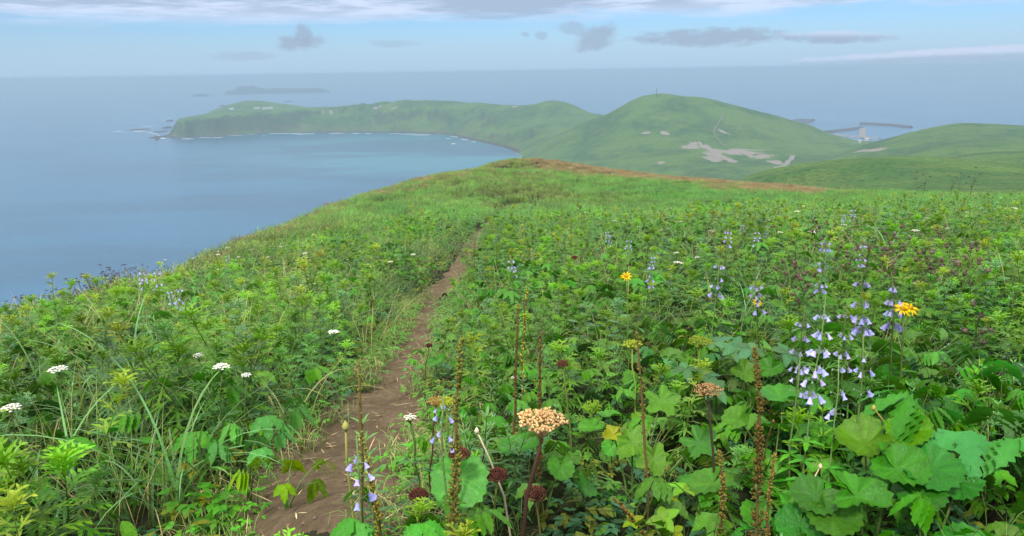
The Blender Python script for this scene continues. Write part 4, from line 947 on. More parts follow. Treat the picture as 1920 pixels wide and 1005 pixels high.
pathx = np.interp(XY[:, 1], PATH[:, 1], PATH[:, 0]); side = np.sign(XY[:, 0] - pathx)
keep = PD > 0.19 + 0.13 * rng.random(len(PD)) + np.where(side < 0, .27, .19) * np.clip((4.8 - RR) / 1.5, 0, 1)
XY, Z0, RR, PD, side = XY[keep], Z0[keep], RR[keep], PD[keep], side[keep]
names = list(KINDS)
wts = np.zeros((len(XY), len(names)))
nearf = np.clip((7.5 - RR) / 3.5, 0, 1)
for i, k in enumerate(names):
    nl = {'mugwort': .36, 'lance_leaf_herb': .10, 'broad_leaf_herb': .15, 'ground_cover': .11, 'round_leaf_herb': .01, 'grass_tuft': .34}[k]
    nr = {'mugwort': .26, 'lance_leaf_herb': .20, 'broad_leaf_herb': .25, 'ground_cover': .18, 'round_leaf_herb': .05, 'grass_tuft': .06}[k]
    fr = {'mugwort': .46, 'lance_leaf_herb': .14, 'broad_leaf_herb': .14, 'ground_cover': .04, 'round_leaf_herb': .0, 'grass_tuft': .24}[k]
    w = np.where(side < 0, nl, nr) * nearf + fr * (1 - nearf)
    wts[:, i] = w * np.exp(2.4 * fbm2(XY[:, 0], XY[:, 1], 1.3, 3, 40 + i))
edge = np.clip(1 - (PD - .24) / .35, 0, 1)
wts[:, names.index('ground_cover')] += edge * .8; wts[:, names.index('mugwort')] *= 1 - .85 * edge
PX0 = np.array([project((x, y, z + .2)) for x, y, z in zip(XY[:, 0], XY[:, 1], Z0)])
lowright = np.clip((PX0[:, 0] - 1050) / 250, 0, 1) * np.clip((PX0[:, 1] - 640) / 120, 0, 1)
wts[:, names.index('mugwort')] *= 1 - .8 * lowright; wts[:, names.index('broad_leaf_herb')] *= 1 + lowright; wts[:, names.index('round_leaf_herb')] *= 1 - .6 * lowright
cum = np.cumsum(wts, 1); pick = (rng.random(len(XY))[:, None] * cum[:, -1:] > cum).sum(1)
SCL = rng.uniform(.75, 1.12, len(XY)) * (1 - .35 * edge) * (1 + .48 * fbm2(XY[:, 0], XY[:, 1], 1.6, 3, 50)); ROT = rng.uniform(0, 6.283, len(XY)); LX = rng.normal(0, .10, (len(XY), 2))
SCL *= np.where(RR < 1.9, .72, 1.0)
tmp = np.array([project((x, y, z)) for x, y, z in zip(XY[:, 0], XY[:, 1], Z0)]); tmp = np.clip((tmp[:, 1] - ridge_y(tmp[:, 0]) - 15) / 90, 0, 1)
SCL *= np.where(side < 0, .36 + .64 * tmp, .75 + .25 * tmp)          # wind-shorn towards the edge
# keep the sight lines to the single plants of the foreground open
CLEAR = [(862, 915, 75, .33), (1640, 880, 125, .40), (1760, 890, 85, .38), (1790, 790, 120, .46), (968, 800, 62, .62), (1017, 928, 50, .42), (1200, 830, 95, .36), (1290, 930, 70, .34), (1400, 650, 75, .48), (1555, 955, 75, .32), (1430, 695, 60, .42), (843, 850, 42, .45), (921, 866, 36, .44), (662, 775, 45, .6), (815, 800, 45, .6), (1353, 752, 55, .62),
         (1538, 640, 65, .8), (1425, 800, 40, .6), (1360, 900, 36, .5), (1670, 545, 70, .85), (1712, 582, 40, .76), (1183, 515, 24, .7), (1290, 655, 45, .55), (1196, 662, 40, .52), (108, 684, 32, .6), (400, 682, 30, .55), (626, 618, 22, .55), (12, 764, 25, .6), (490, 750, 60, .34), (240, 720, 60, .5), (190, 960, 50, .3), (1850, 950, 70, .36)]
drop = np.zeros(len(XY), bool); hgt = {'mugwort': .62, 'lance_leaf_herb': .5, 'broad_leaf_herb': .44, 'ground_cover': .2, 'round_leaf_herb': .36, 'grass_tuft': .45}; HG = np.array([hgt[n_] for n_ in names])[pick] * SCL
TOP = np.array(project(np.c_[XY, Z0 + HG]))
for cx, cy, cr, ch in CLEAR:
    hp = march(cx, cy, lambda x, y: zg(x, y) + ch); hr = math.hypot(hp[0], hp[1])
    drop |= (RR < hr + .10) & (np.abs(TOP[0] - cx) < cr + 260 / np.maximum(RR, 1) * .22 * 2) & (TOP[1] < cy + cr * .75)
gc = names.index('ground_cover'); pick[drop] = gc; SCL[drop] = np.minimum(SCL[drop], .8)          # only low leaves in front of them
kp = ~(drop & (rng.random(len(drop)) < .35)); XY, Z0, RR, PD, side, pick, SCL, ROT, LX = (a_[kp] for a_ in (XY, Z0, RR, PD, side, pick, SCL, ROT, LX))
PXY = np.array([project((x, y, z + .25)) for x, y, z in zip(XY[:, 0], XY[:, 1], Z0)])
inview = (PXY[:, 0] > 0) & (PXY[:, 0] < 1920) & (PXY[:, 1] < 1040) & (PXY[:, 1] > 0)
IND = {'mugwort': 240, 'lance_leaf_herb': 70, 'broad_leaf_herb': 90, 'round_leaf_herb': 14, 'grass_tuft': 70, 'ground_cover': 60}
LBL = {'mugwort': ('feathery mugwort plant with pale green tips in the meadow', 'mugwort'), 'lance_leaf_herb': ('upright herb with whorls of narrow leaves in the meadow', 'herb'),
       'broad_leaf_herb': ('low herb with broad toothed leaflets in the meadow', 'herb'), 'round_leaf_herb': ('low plant with round stalked leaves in the meadow', 'herb'),
       'grass_tuft': ('tuft of long arching grass blades in the meadow', 'grass tuft'), 'ground_cover': ('low clump of small oval leaves in the meadow', 'ground cover')}
LAND = [(108, 682, 'the wide white yarrow head at left'), (12, 763, 'the yarrow at the left picture edge'), (398, 682, 'the paired yarrows left of the path'), (626, 616, 'the white yarrow close to the upper path'), (490, 745, 'the pale toothed plant at the path edge'), (240, 700, 'the broad arching grass at left'), (190, 965, 'the large smooth leaf at lower left'), (662, 770, 'the bellflower standing over the path'),
        (826, 800, 'the thick seed spike beside the path'), (862, 915, 'the big round leaf facing the viewer'), (968, 800, 'the big tan dried umbel'), (1017, 925, 'the dark red seed head at bottom centre'), (1183, 512, 'the lone yellow daisy'), (1292, 650, 'the larger yellow green umbel'), (1196, 825, 'the yellowed lobed leaves in the centre'), (1352, 750, 'the flat brown dried umbel'), (1425, 800, 'the tallest brown seed spike'), (1536, 620, 'the tall lilac bellflower spike'),
        (1640, 880, 'the large butterbur at lower right'), (1712, 580, 'the pair of yellow daisies'), (1800, 790, 'the big toothed angelica at right'), (1850, 960, 'the lower right picture corner'), (330, 570, 'the hazy lilac flowers on the left slope'), (1008, 650, 'the thin reddish seed spike'), (90, 880, 'the wide bladed grass at lower left'), (560, 880, 'the left edge of the lower path'), (1290, 940, 'the rosette of light oval leaves')]
ORD = ['', 'second ', 'third ', 'fourth ', 'fifth ', 'sixth ', 'seventh ', 'eighth ', 'ninth ', 'tenth ', 'eleventh ', 'twelfth ']
SHORT = {'mugwort': 'feathery mugwort', 'lance_leaf_herb': 'upright narrow-leaved herb', 'broad_leaf_herb': 'low toothed herb', 'round_leaf_herb': 'low herb with round leaves', 'grass_tuft': 'tuft of arching grass', 'ground_cover': 'clump of small oval leaves'}
SP, SR, SS, SI = [], [], [], []; allm = []; off = {}
for k in names: off[k] = len(allm); allm += MERGED[k]
LXY = np.array([l_[:2] for l_ in LAND])
for i, k in enumerate(names):
    ids = np.where(pick == i)[0]; ids = ids[np.argsort(RR[ids])]; cand = [j for j in ids if inview[j] and RR[j] > 1.3][:IND[k]]; cs = set(cand); rank = {}
    dd = {j: np.linalg.norm(LXY - PXY[j, :2], axis=1) for j in cand}; byl = {}
    for j in cand: byl.setdefault(int(np.argmin(dd[j])), []).append(j)
    for l_, js in byl.items():
        for q, j in enumerate(sorted(js, key=lambda j: dd[j][l_])): rank[j] = (l_, q)
    for j in ids:
        v = int(rng.integers(len(KINDS[k]))); loc = (XY[j, 0], XY[j, 1], Z0[j] - .015)
        if j in cs:
            sd_ = 'left' if side[j] < 0 else 'right'; l_, q = rank[j]
            lb = '%s %snearest to %s' % (SHORT[k], ORD[q], LAND[l_][2]) if q < len(ORD) else LBL[k][0] + ' %s of the dirt path' % sd_
            place(KM[k][v], k, loc, ROT[j], SCL[j], lb, LBL[k][1], '%s plants %s of the path' % (k.replace('_', ' '), sd_), tuple(LX[j]))
        else: SP.append(loc); SR.append((LX[j, 0], LX[j, 1], ROT[j])); SS.append(SCL[j]); SI.append(off[k] + v)
scatter('meadow_herbs', allm, SP, SR, SS, SI, 'dense green herbs and grass filling the meadow')

# far meadow: low clumps of foliage, tan grass along the crest
def clump(kind):
    m = MB(); n = {'green': 34, 'lush': 34, 'grassy': 12, 'tan': 6, 'olive': 22}[kind]
    base = {'green': (0.105, 0.190, 0.045), 'lush': (0.075, 0.165, 0.040), 'grassy': (0.12, 0.19, 0.05), 'tan': (0.16, 0.15, 0.055), 'olive': (0.115, 0.155, 0.048)}[kind]; hh = .33 if kind != 'tan' else .22
    for i in range(n):
        r = .62 * math.sqrt(random.random()); a = random.uniform(0, 6.28); q0 = np.array([math.cos(a) * r, math.sin(a) * r, 0]); h = hh * random.uniform(.55, 1.1); c0 = jit(base, .25)
        for j in range(13):
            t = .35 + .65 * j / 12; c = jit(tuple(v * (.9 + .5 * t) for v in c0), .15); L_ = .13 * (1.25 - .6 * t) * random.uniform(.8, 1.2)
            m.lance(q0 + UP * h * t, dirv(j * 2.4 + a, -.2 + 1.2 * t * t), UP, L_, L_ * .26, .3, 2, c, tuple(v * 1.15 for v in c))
    if kind in ('grassy', 'tan', 'olive'):
        nb = {'grassy': 90, 'tan': 240, 'olive': 60}[kind]
        for i in range(nb):
            r = .66 * math.sqrt(random.random()); a = random.uniform(0, 6.28); q0 = np.array([math.cos(a) * r, math.sin(a) * r, .03]); tan = kind == 'tan' or random.random() < .35
            c = jit((0.29, 0.235, 0.135), .25) if tan else jit((0.12, 0.20, 0.06), .2); m.lance(q0, dirv(random.uniform(0, 6.28), random.uniform(.9, 1.5)), dirv(a, 0), random.uniform(.28, .46), .010, random.uniform(.1, .5), 3, tuple(v * .8 for v in c), c, m=1 if tan else 0)
    return m.mesh('clump_' + kind)
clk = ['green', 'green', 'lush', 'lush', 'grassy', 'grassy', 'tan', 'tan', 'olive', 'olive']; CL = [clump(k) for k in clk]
FX = np.vstack([ring(15, 26, 1.2, .70), ring(26, 40, 3.0, .68), ring(40, 70, 2.2, .66), ring(70, 125, 1.5, .64)])
fz = zg(FX[:, 0], FX[:, 1]); fpd = path_d(FX[:, 0], FX[:, 1]); fr_ = np.hypot(FX[:, 0], FX[:, 1])
fp = np.array([project((x, y, z + .3)) for x, y, z in zip(FX[:, 0], FX[:, 1], fz)])
above = fp[:, 1] - ridge_y(fp[:, 0])                       # pixels below the ridge line
ok = (fpd > np.where(fr_ < 45, .50, .15)) & (above > -60) & (fp[:, 0] > -200) & (fp[:, 0] < 2120)
tanw = np.clip((21 + 10 * fbm2(FX[:, 0], FX[:, 1], 14, 4, 61) * 2 - above) / 14, 0, 1) * np.clip((fp[:, 0] - 955) / 60, 0, 1) * np.clip((1640 - fp[:, 0]) / 120, 0.15, 1)
tanw = np.maximum(tanw, np.clip((14 - above) / 18, 0, .45) * (fp[:, 0] < 955)); patchy = fbm2(FX[:, 0], FX[:, 1], 12, 4, 60)
tanw = np.maximum(tanw, np.clip((fbm2(FX[:, 0], FX[:, 1], 16, 4, 65) - .15) * 1.6, 0, .5) * np.clip((fp[:, 0] - 980) / 200, 0, 1))
u = rng.random(len(FX)); idx = np.empty(len(FX), int)
for i in range(len(FX)):
    if u[i] < tanw[i]: idx[i] = 6 + rng.integers(2)
    else:
        q = patchy[i] + rng.normal(0, .25); idx[i] = rng.integers(2) + (2 if q < -.18 else (0 if q < .12 else (8 if q < .30 else 4)))
fs = rng.uniform(.75, 1.2, len(FX)) * np.where(idx >= 6, .95, 1.0)
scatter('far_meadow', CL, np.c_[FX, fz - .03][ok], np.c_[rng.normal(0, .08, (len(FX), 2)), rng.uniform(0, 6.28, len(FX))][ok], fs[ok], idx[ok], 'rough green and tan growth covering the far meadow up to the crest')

# ------------------------------------------------------------------ single plants one can point at
def head(px, py, h):
    p = march(px, py, lambda x, y: zg(x, y) + h); return p if p is not None else at_dist(px, py, 20)
def at_head(name, px, py, h, plant, label, cat, group=None, rz=None, lean=(0, 0), sc=1.0):
    p = head(px, py, h * sc); return place(plant.meshes(), name, (p[0], p[1], zg1(p[0], p[1]) - .01), random.uniform(0, 6.28) if rz is None else rz, sc, label, cat, group, lean)
# yarrow: white flat heads
for px, py, h, r_, lb in [(108, 682, .60, .055, 'wide white yarrow head in the grass near the left edge'), (12, 763, .60, .05, 'white yarrow head cut by the left edge of the view'), (398, 682, .55, .042, 'larger white yarrow of the pair left of the path'), (388, 661, .55, .030, 'small white yarrow just behind the larger one of the pair'),
                          (440, 704, .5, .025, 'small white yarrow right of the pair, nearer the path'), (626, 616, .55, .035, 'white yarrow close to the left edge of the path'), (782, 777, .42, .024, 'white yarrow beside the brown seed spike at the path'), (962, 695, .5, .018, 'tiny white flower in the lush herbs right of the path')]:
    at_head('yarrow', px, py, h, yarrow(h, r_ * .82, 30), lb, 'flower')
YM = [yarrow(.5, r_, 18).meshes() for r_ in (.03, .04, .05)]
def many(parts_list, name, pts, h, label, cat, group, smin=.8, smax=1.15):
    for k, (px, py) in enumerate(pts):
        s = random.uniform(smin, smax); p = head(px, py, h * s)
        place(parts_list[k % len(parts_list)], name, (p[0], p[1], zg1(p[0], p[1]) - .01), random.uniform(0, 6.28), s, label, cat, group, (random.gauss(0, .06), random.gauss(0, .06)))
rp = lambda n, x0, x1, y0, y1: [(random.uniform(x0, x1), random.uniform(y0, y1)) for _ in range(n)]
many(YM, 'yarrow', [(1340, 398), (1338, 435), (1345, 412), (1785, 396), (1800, 398), (1898, 394), (1795, 434), (1300, 380), (1110, 385), (1080, 392), (1240, 395), (1500, 400), (1590, 428), (1725, 403), (1860, 500), (1280, 482), (1232, 483), (1258, 498), (1310, 490), (1750, 404), (1695, 402), (1545, 382), (1460, 384), (1100, 400), (1170, 425)] + rp(26, 1000, 1900, 368, 440), .45, 'small white yarrow among the herbs of the far right meadow', 'flower', 'far yarrow right of the path')
many(YM, 'yarrow', rp(16, 300, 780, 440, 520), .4, 'small white yarrow on the slope of the far left meadow', 'flower', 'far yarrow left of the path')
# bellflowers
for px, py, h, lv, t0, per, sz, lb in [(1536, 552, .98, 6, .62, 5, 1.15, 'tall lilac bellflower spike with the most bells, right foreground'), (1640, 508, .95, 4, .72, 6, 1.2, 'lilac bellflower behind the yellow daisies, left one of two'), (1698, 512, .92, 4, .74, 5, 1.2, 'lilac bellflower behind the yellow daisies, right one of two'), (1505, 560, .85, 4, .66, 4, .95, 'slimmer lilac bellflower just left of the tall spike'),
                                       (1600, 560, .85, 4, .66, 4, 1.0, 'pale lilac bellflower between the tall spike and the daisies'), (1578, 672, .75, 3, .72, 3, .9, 'pale small bellflower low beside the big round leaves'), (1495, 668, .72, 3, .8, 3, .8, 'small pale bellflower low left of the tall spike'), (1630, 610, .85, 3, .74, 3, .9, 'sparse bellflower with few bells below the daisies'),
                                       (1546, 428, .95, 6, .55, 5, 1.1, 'bluish bellflower spike standing in the thistles'), (826, 745, .62, 4, .72, 3, .8, 'small lilac bellflower against the brown seed spike by the path')]:
    at_head('bellflower', px, py, h, bellflower(h, lv, per, .0095 * sz, .021 * sz, t0), lb, 'flower')
p_ = bellflower(.62, 3, 3, .009, .02, .72); s_ = seed_spike(.80, .55, 60, (0.16, 0.15, 0.04), (0.20, 0.22, 0.06), .004, .05, .012); p_.parts += s_.parts
at_head('bellflower', 655, 690, .78, p_, 'bellflower with green seed tip and few lilac bells standing over the path', 'flower')
BMs = [bellflower(.75, 4, 4, .009, .019, .76, False).meshes() for _ in range(3)]
many(BMs, 'bellflower', [(1150, 432), (1140, 440), (1165, 445), (1215, 478), (1210, 500), (1252, 512), (1390, 420), (1435, 425), (1425, 432), (1590, 398), (1575, 412), (1605, 392), (1365, 428), (1615, 462), (965, 482), (1440, 520), (1330, 500)], .72, 'hazy lilac bellflower spike in the middle of the right meadow', 'flower', 'far bellflowers right of the path')
many(BMs, 'bellflower', [(330, 566), (322, 578), (258, 546), (288, 534), (285, 545), (435, 490)], .55, 'hazy lilac bellflower in the left meadow near the ridge edge', 'flower', 'far bellflowers left of the path')
# seed spikes
for px, py, h, n, c1, c2, w, ln, lb in [(1448, 640, .95, 300, (0.070, 0.042, 0.018), (0.14, 0.115, 0.035), .021, .06, 'tallest thick brown seed spike, right of centre in front'), (826, 650, .95, 300, (0.070, 0.048, 0.018), (0.14, 0.15, 0.040), .022, .10, 'thick brown and green seed spike beside the path'), (1366, 835, .62, 170, (0.10, 0.068, 0.026), (0.16, 0.14, 0.042), .017, .05, 'shorter golden brown seed spike left of the tallest'),
                                        (1452, 850, .60, 90, (0.14, 0.085, 0.03), (0.2, 0.17, 0.05), .012, .05, 'thin seed spike just right of the tallest'), (702, 800, .5, 120, (0.16, 0.13, 0.035), (0.22, 0.22, 0.06), .014, .1, 'slim greenish seed spike at the edge of the path'), (1008, 612, .8, 130, (0.11, 0.065, 0.028), (0.15, 0.11, 0.04), .011, .05, 'thin reddish seed spike in the herbs behind the tan umbel'),
                                        (976, 520, .8, 60, (0.24, 0.22, 0.04), (0.30, 0.28, 0.06), .009, .08, 'yellow dried stalk right of the upper path'), (1238, 900, .4, 90, (0.15, 0.09, 0.03), (0.2, 0.14, 0.05), .014, .5, 'leaning brown seed spike over the yellowed leaves')]:
    at_head('seed_spike', px, py, h, seed_spike(h, .18, int(n * 1.9), c1, c2, .0056, ln, w * 1.25), lb, 'seed spike', None, None if ln < .3 else 2.4)
SM = [seed_spike(.8, .3, 60, (0.10, 0.075, 0.03), (0.13, 0.12, 0.04), .006, .05, .014).meshes()]
many(SM, 'seed_spike', [(930, 455), (944, 470), (1070, 408), (885, 440), (960, 560), (1480, 405), (1230, 610)], .8, 'thin dark seed stalk rising from the meadow right of the path', 'seed spike', 'thin seed stalks')
# dry umbels
at_head('dry_umbel', 968, 815, .62, dry_umbel(.62, 40, .072, (0.46, 0.31, 0.17), B_DARK, .0065, 8, .75, .0068), 'big tan dried umbel on a dark stem in front', 'dried flower')
at_head('dry_umbel', 1352, 750, .62, dry_umbel(.62, 30, .050, (0.26, 0.16, 0.09), (0.035, 0.026, 0.02), .005, 7, .35, .0045), 'flat brown dried umbel on a thin black stem', 'dried flower')
at_head('dry_umbel', 795, 768, .45, dry_umbel(.45, 20, .028, (0.34, 0.19, 0.09), B_DARK, .003, 4, .8, .003), 'small rusty dried umbel behind the white flower by the path', 'dried flower')
for px, py, h, r_, lb in [(1017, 922, .42, .036, 'round dark red seed head nearest the bottom centre'), (843, 848, .45, .030, 'dark red seed head above the big round leaf'), (921, 866, .44, .031, 'dark red seed head between the round leaf and the tan umbel'), (802, 912, .36, .026, 'dark red seed head half hidden behind the thick seed spike'), (1074, 676, .55, .024, 'small dull red seed head deep in the herbs'), (1068, 480, .6, .03, 'rusty seed head in the middle of the right meadow'), (795, 640, .35, .02, 'reddish seed head at the narrow part of the path')]:
    at_head('seed_head_stalk', px, py, h, dense_dome(h, r_, 130), lb, 'seed head')
def green_umbel(h, rad): return dry_umbel(h, 30, rad, (0.22, 0.26, 0.050), (0.16, 0.20, 0.05), .004, 9, .40, .0042)
for px, py, h, r_, lb in [(1292, 650, .55, .06, 'larger yellow green umbel among broad leaves'), (1196, 658, .52, .045, 'smaller yellow green umbel left of the larger one'), (840, 745, .45, .03, 'pale green umbel bud beside the path herbs')]:
    at_head('green_umbel', px, py, h, green_umbel(h, r_), lb, 'umbel')
# yellow daisies
at_head('yellow_daisy', 1183, 512, .72, daisy(.72, .034, 15), 'single yellow daisy alone in the middle of the right meadow', 'flower', rz=0.0)
at_head('yellow_daisy', 1709, 580, .78, daisy(.78, .034, 18, heads=2), 'pair of bright yellow daisies on one stem at right', 'flower', rz=0.0)
for px, py, lb in [(1036, 438, 'left one of two far yellow flowers right of the upper path'), (1046, 447, 'right one of two far yellow flowers right of the upper path'), (1420, 566, 'half faded yellow flower left of the bellflowers')]: at_head('yellow_daisy', px, py, .55, daisy(.55, .03, 12), lb, 'flower', rz=0.0)
# thistles
TM = [thistle(.80, n_, l_).meshes() for n_, l_ in ((7, .15), (8, .3), (6, .25), (9, .2), (7, .45))]
many(TM, 'thistle', [(1398, 424), (1455, 412), (1500, 458), (1525, 402), (1570, 430), (1604, 398), (1625, 452), (1642, 432), (1655, 462), (1690, 412), (1700, 446), (1720, 425), (1742, 440), (1762, 412), (1782, 446), (1803, 438), (1838, 440), (1848, 452), (1505, 490), (1472, 478), (1645, 418), (1670, 440), (1560, 402), (1585, 445), (1735, 455), (1840, 548), (1365, 420), (1440, 395)], .76, 'dull purple thistle with several nodding heads in the right meadow', 'thistle', 'thistles in the right meadow')
# dark dried plants on the skyline
def branched_umbel(h, heads, col, rad=.03):
    p = Plant(); st = p.part('stem'); P = wavy_stem(h * .8, .06); st.tube(P, [.005] * 7, col, 1, 4)
    for i in range(heads):
        q = on_stem(P, .45 + .55 * i / max(1, heads - 1)); o = dirv(i * 2.4, random.uniform(.75, 1.2)); e = q + o * h * random.uniform(.16, .3); st.tube([q, e], [.003, .0025], col, 1, 3)
        hd = p.part('seed_head')
        for k in range(16): a = k * 2.4; r_ = rad * math.sqrt(k / 16); hd.blob(e + np.array([math.cos(a) * r_, math.sin(a) * r_, random.uniform(-.004, .008)]), rad * .28, jit(col, .3), 1, 1, .7, n=4)
    return p
UM = [branched_umbel(.6, n_, (0.085, 0.045, 0.042), .03).meshes() for n_ in (3, 5, 6, 4)]
def at_far(parts, name, px, py, dist, label, cat, group=None, hproto=.6):   # stands on the ground at a given distance, its top at the pixel
    p = at_dist(px, py, dist); z = zg1(p[0], p[1]); h = p[2] - z
    if h < .12: return
    place(parts, name, (p[0], p[1], z - .01), random.uniform(0, 6.28), min(1.5, h / hproto), label, cat, group, (random.gauss(0, .05), random.gauss(0, .05)))
sil_r = lambda x: float(np.interp(x, [q[0] for q in sil], [q[2] for q in sil]))
for k, (x, dy) in enumerate([(22, -10), (38, -14), (45, -18), (85, -14), (98, -8), (105, -4), (118, -12), (128, -16), (140, -26), (150, -24), (163, -20), (168, -28), (188, -26), (195, -32), (207, -28), (212, -22), (222, -26), (232, -24), (240, -22), (255, -18), (264, -18), (270, -16), (290, -10), (64, -8), (178, -16), (202, -14)]):
    at_far(UM[k % 4], 'dried_umbel_plant', x, float(ridge_y(x)) + dy, sil_r(x) * random.uniform(.9, 1.02), 'dark reddish dried plant silhouetted on the left ridge edge', 'dried plant', 'dried plants on the left ridge edge')
for k, x in enumerate(np.linspace(300, 660, 44)):
    at_far(UM[k % 4], 'dried_umbel_plant', x, float(ridge_y(x)) + random.uniform(-8, 22), sil_r(x) * random.uniform(.8, 1.0), 'brownish dried plant on the upper left slope near the ridge line', 'dried plant', 'dried plants on the upper left slope')
for px, py, d_, n_, lb in [(1825, 312, 40, 5, 'tallest dark dried umbel standing above the right skyline'), (1736, 322, 42, 4, 'dark dried umbel cluster left on the right skyline'), (1800, 326, 40, 4, 'dark dried umbel just left of the tallest one'), (1722, 319, 43, 3, 'smaller dark dried umbel at the left end of the right skyline'), (1786, 328, 41, 3, 'low dark dried umbel between the two groups on the right skyline')]:
    at_far(branched_umbel(1.0, n_, (0.045, 0.032, 0.028), .045).meshes(), 'dried_umbel_plant', px, py, d_, lb, 'dried plant', None, 1.0)
# big leaves
TOCAM = lambda p: nrm(CAM - p)
def big_leaf(pl, base, px, py, h, radpx, tip, tilt=.5, col=(0.075, 0.200, 0.045), cup=.18, lobes=0, wav=.07, hole=0):
    p = head(px, py, h); k = np.linalg.norm(p - CAM) / FPX; Nn = nrm(UP * (1 - tilt) + TOCAM(p) * tilt + np.array([random.uniform(-.1, .1), 0, 0]))
    D = CR * math.sin(tip) + CU * math.cos(tip); q = p - base
    s = pl.part('leaf_stalk'); s.tube([np.array([q[0] * .15, q[1] * .15, 0]), q * np.array([.4, .4, .45]), q * np.array([.8, .8, .85]), q - Nn * .002], [.005, .0045, .004, .003], (0.14, 0.20, 0.07), 0, 5)
    l = pl.part('leaf'); l.round_leaf(q, D, Nn, radpx * k, col, 40, cup, wav, lobes=lobes, hole=hole)
def leaf_plant(name, cx, cy, h, leaves, label, cat='broad plant'):
    p = head(cx, cy, h); base = np.array([p[0], p[1], zg1(p[0], p[1]) - .01]); pl = Plant()
    for a in leaves: big_leaf(pl, base, *a)
    return place(pl.meshes(), name, base, 0.0, 1.0, label, cat)
B1 = (0.054, 0.155, 0.026); B2 = (0.078, 0.178, 0.026); B3 = (0.040, 0.122, 0.022)
leaf_plant('butterbur', 862, 960, .30, [(862, 898, .33, 52, math.pi * .97, .8, (0.080, 0.220, 0.050), .12)], 'plant with one big round toothed leaf facing the viewer', 'butterbur')
leaf_plant('butterbur', 1640, 930, .28, [(1622, 832, .44, 46, -1.5, .25, B2, .42, 0, .12), (1702, 806, .46, 36, 2.6, .5, B2, .30, 0, .12), (1680, 880, .40, 46, 2.4, .4, B1, .35, 0, .12), (1605, 930, .36, 50, 2.2, .3, B1, .25, 3, .16)], 'large butterbur with overlapping round leaves at lower right', 'butterbur')
leaf_plant('butterbur', 1750, 930, .34, [(1745, 880, .40, 46, 2.8, .4, B3, .2), (1722, 930, .34, 40, 2.2, .35, B3, .2), (1800, 905, .36, 36, -2.0, .4, B3, .2)], 'darker butterbur right of the large one', 'butterbur')
leaf_plant('butterbur', 1545, 940, .30, [(1530, 930, .34, 40, -2.4, .4, B3, .15), (1560, 965, .3, 44, 2.6, .5, B1, .2), (1500, 985, .26, 40, -2.9, .5, B3, .2)], 'low butterbur between the tall seed spike and the big leaves', 'butterbur')
leaf_plant('butterbur', 1420, 690, .42, [(1395, 700, .42, 26, 2.6, .4, B2, .35, 0, .15), (1445, 692, .44, 24, -2.6, .4, B1, .35, 0, .15)], 'butterbur behind the brown flat umbel', 'butterbur')
leaf_plant('butterbur', 1600, 760, .42, [(1590, 735, .45, 24, 2.4, .2, B3, .3, 0, .15), (1530, 745, .42, 24, -2.4, .3, B3, .3, 0, .15)], 'butterbur under the bellflowers', 'butterbur')
leaf_plant('lobed_leaf_plant', 1190, 820, .36, [(1240, 752, .40, 36, 2.8, .5, B2, .1, 5), (1185, 830, .36, 40, 2.4, .6, B2, .12, 4), (1150, 815, .36, 22, -2.2, .4, (0.20, 0.22, 0.03), .25, 4, .15), (1225, 860, .33, 36, 3.0, .6, B2, .12, 5), (1310, 830, .36, 36, 2.4, .6, B3, .12, 5)], 'lobed plant with yellowed torn leaves in the centre foreground', 'broad plant')
def big_compound(px, py, h, lf, col, label, teeth=.35, stalks=4, nlf=7, name='angelica'):
    p = head(px, py, h); return place(compound_herb(h * 1.05, stalks, lf, col, teeth, nlf).meshes(), name, (p[0], p[1], zg1(p[0], p[1]) - .01), random.uniform(0, 6.28), 1.0, label, 'broad plant')
for a in [(1810, 775, .50, .15, (0.062, 0.180, 0.036), 'big angelica with deeply toothed leaves at lower right', .45, 6, 7), (1750, 745, .48, .125, (0.060, 0.165, 0.042), 'angelica behind the big toothed one at right', .4, 5, 7), (1885, 860, .44, .13, (0.068, 0.185, 0.036), 'angelica cut by the right edge, upper one', .4, 5, 7), (1850, 960, .36, .10, (0.085, 0.21, 0.035), 'bright broad leafed plant in the lower right corner', .3, 5, 7),
          (1890, 690, .50, .10, (0.062, 0.17, 0.04), 'broad leafed plant at the right edge below the daisies', .3, 5, 7), (490, 745, .36, .07, (0.085, 0.20, 0.05), 'pale toothed leaf plant at the left edge of the path', .35, 5, 7), (455, 815, .30, .055, (0.080, 0.20, 0.06), 'low lobed plant left of the lower path', .3, 6, 7), (530, 860, .22, .05, (0.13, 0.22, 0.03), 'yellowish small leafed plant at the path edge', .2, 6, 7), (1270, 600, .48, .085, (0.058, 0.165, 0.05), 'toothed broad plant in the middle of the lush right side', .35, 5, 7), (1680, 640, .5, .08, (0.09, 0.22, 0.04), 'bright narrow leafed plant below the yellow daisies', .1, 6, 7)]: big_compound(*a)
for px, py, h, lf, c_, lb, n_, per in [(1395, 640, .50, .085, (0.070, 0.165, 0.070), 'grey green plant with whorls of large smooth oval leaves', 5, 5), (1350, 690, .44, .075, (0.066, 0.16, 0.06), 'second smooth oval leafed plant left of the grey green one', 4, 4), (1290, 930, .34, .065, (0.13, 0.27, 0.04), 'rosette of light green oval leaves at bottom centre right', 3, 5), (1245, 970, .28, .045, (0.20, 0.26, 0.03), 'small yellowing oval leaf plant at the bottom', 3, 4)]:
    at_head('oval_leaf_plant', px, py, h, palmate_herb(h, n_, lf, c_, per), lb, 'broad plant', rz=0.0)
big_compound(190, 975, .25, .09, (0.12, 0.27, 0.05), 'plant with one large smooth leaf at lower left', .02, 3, 1, name='oval_leaf_plant')
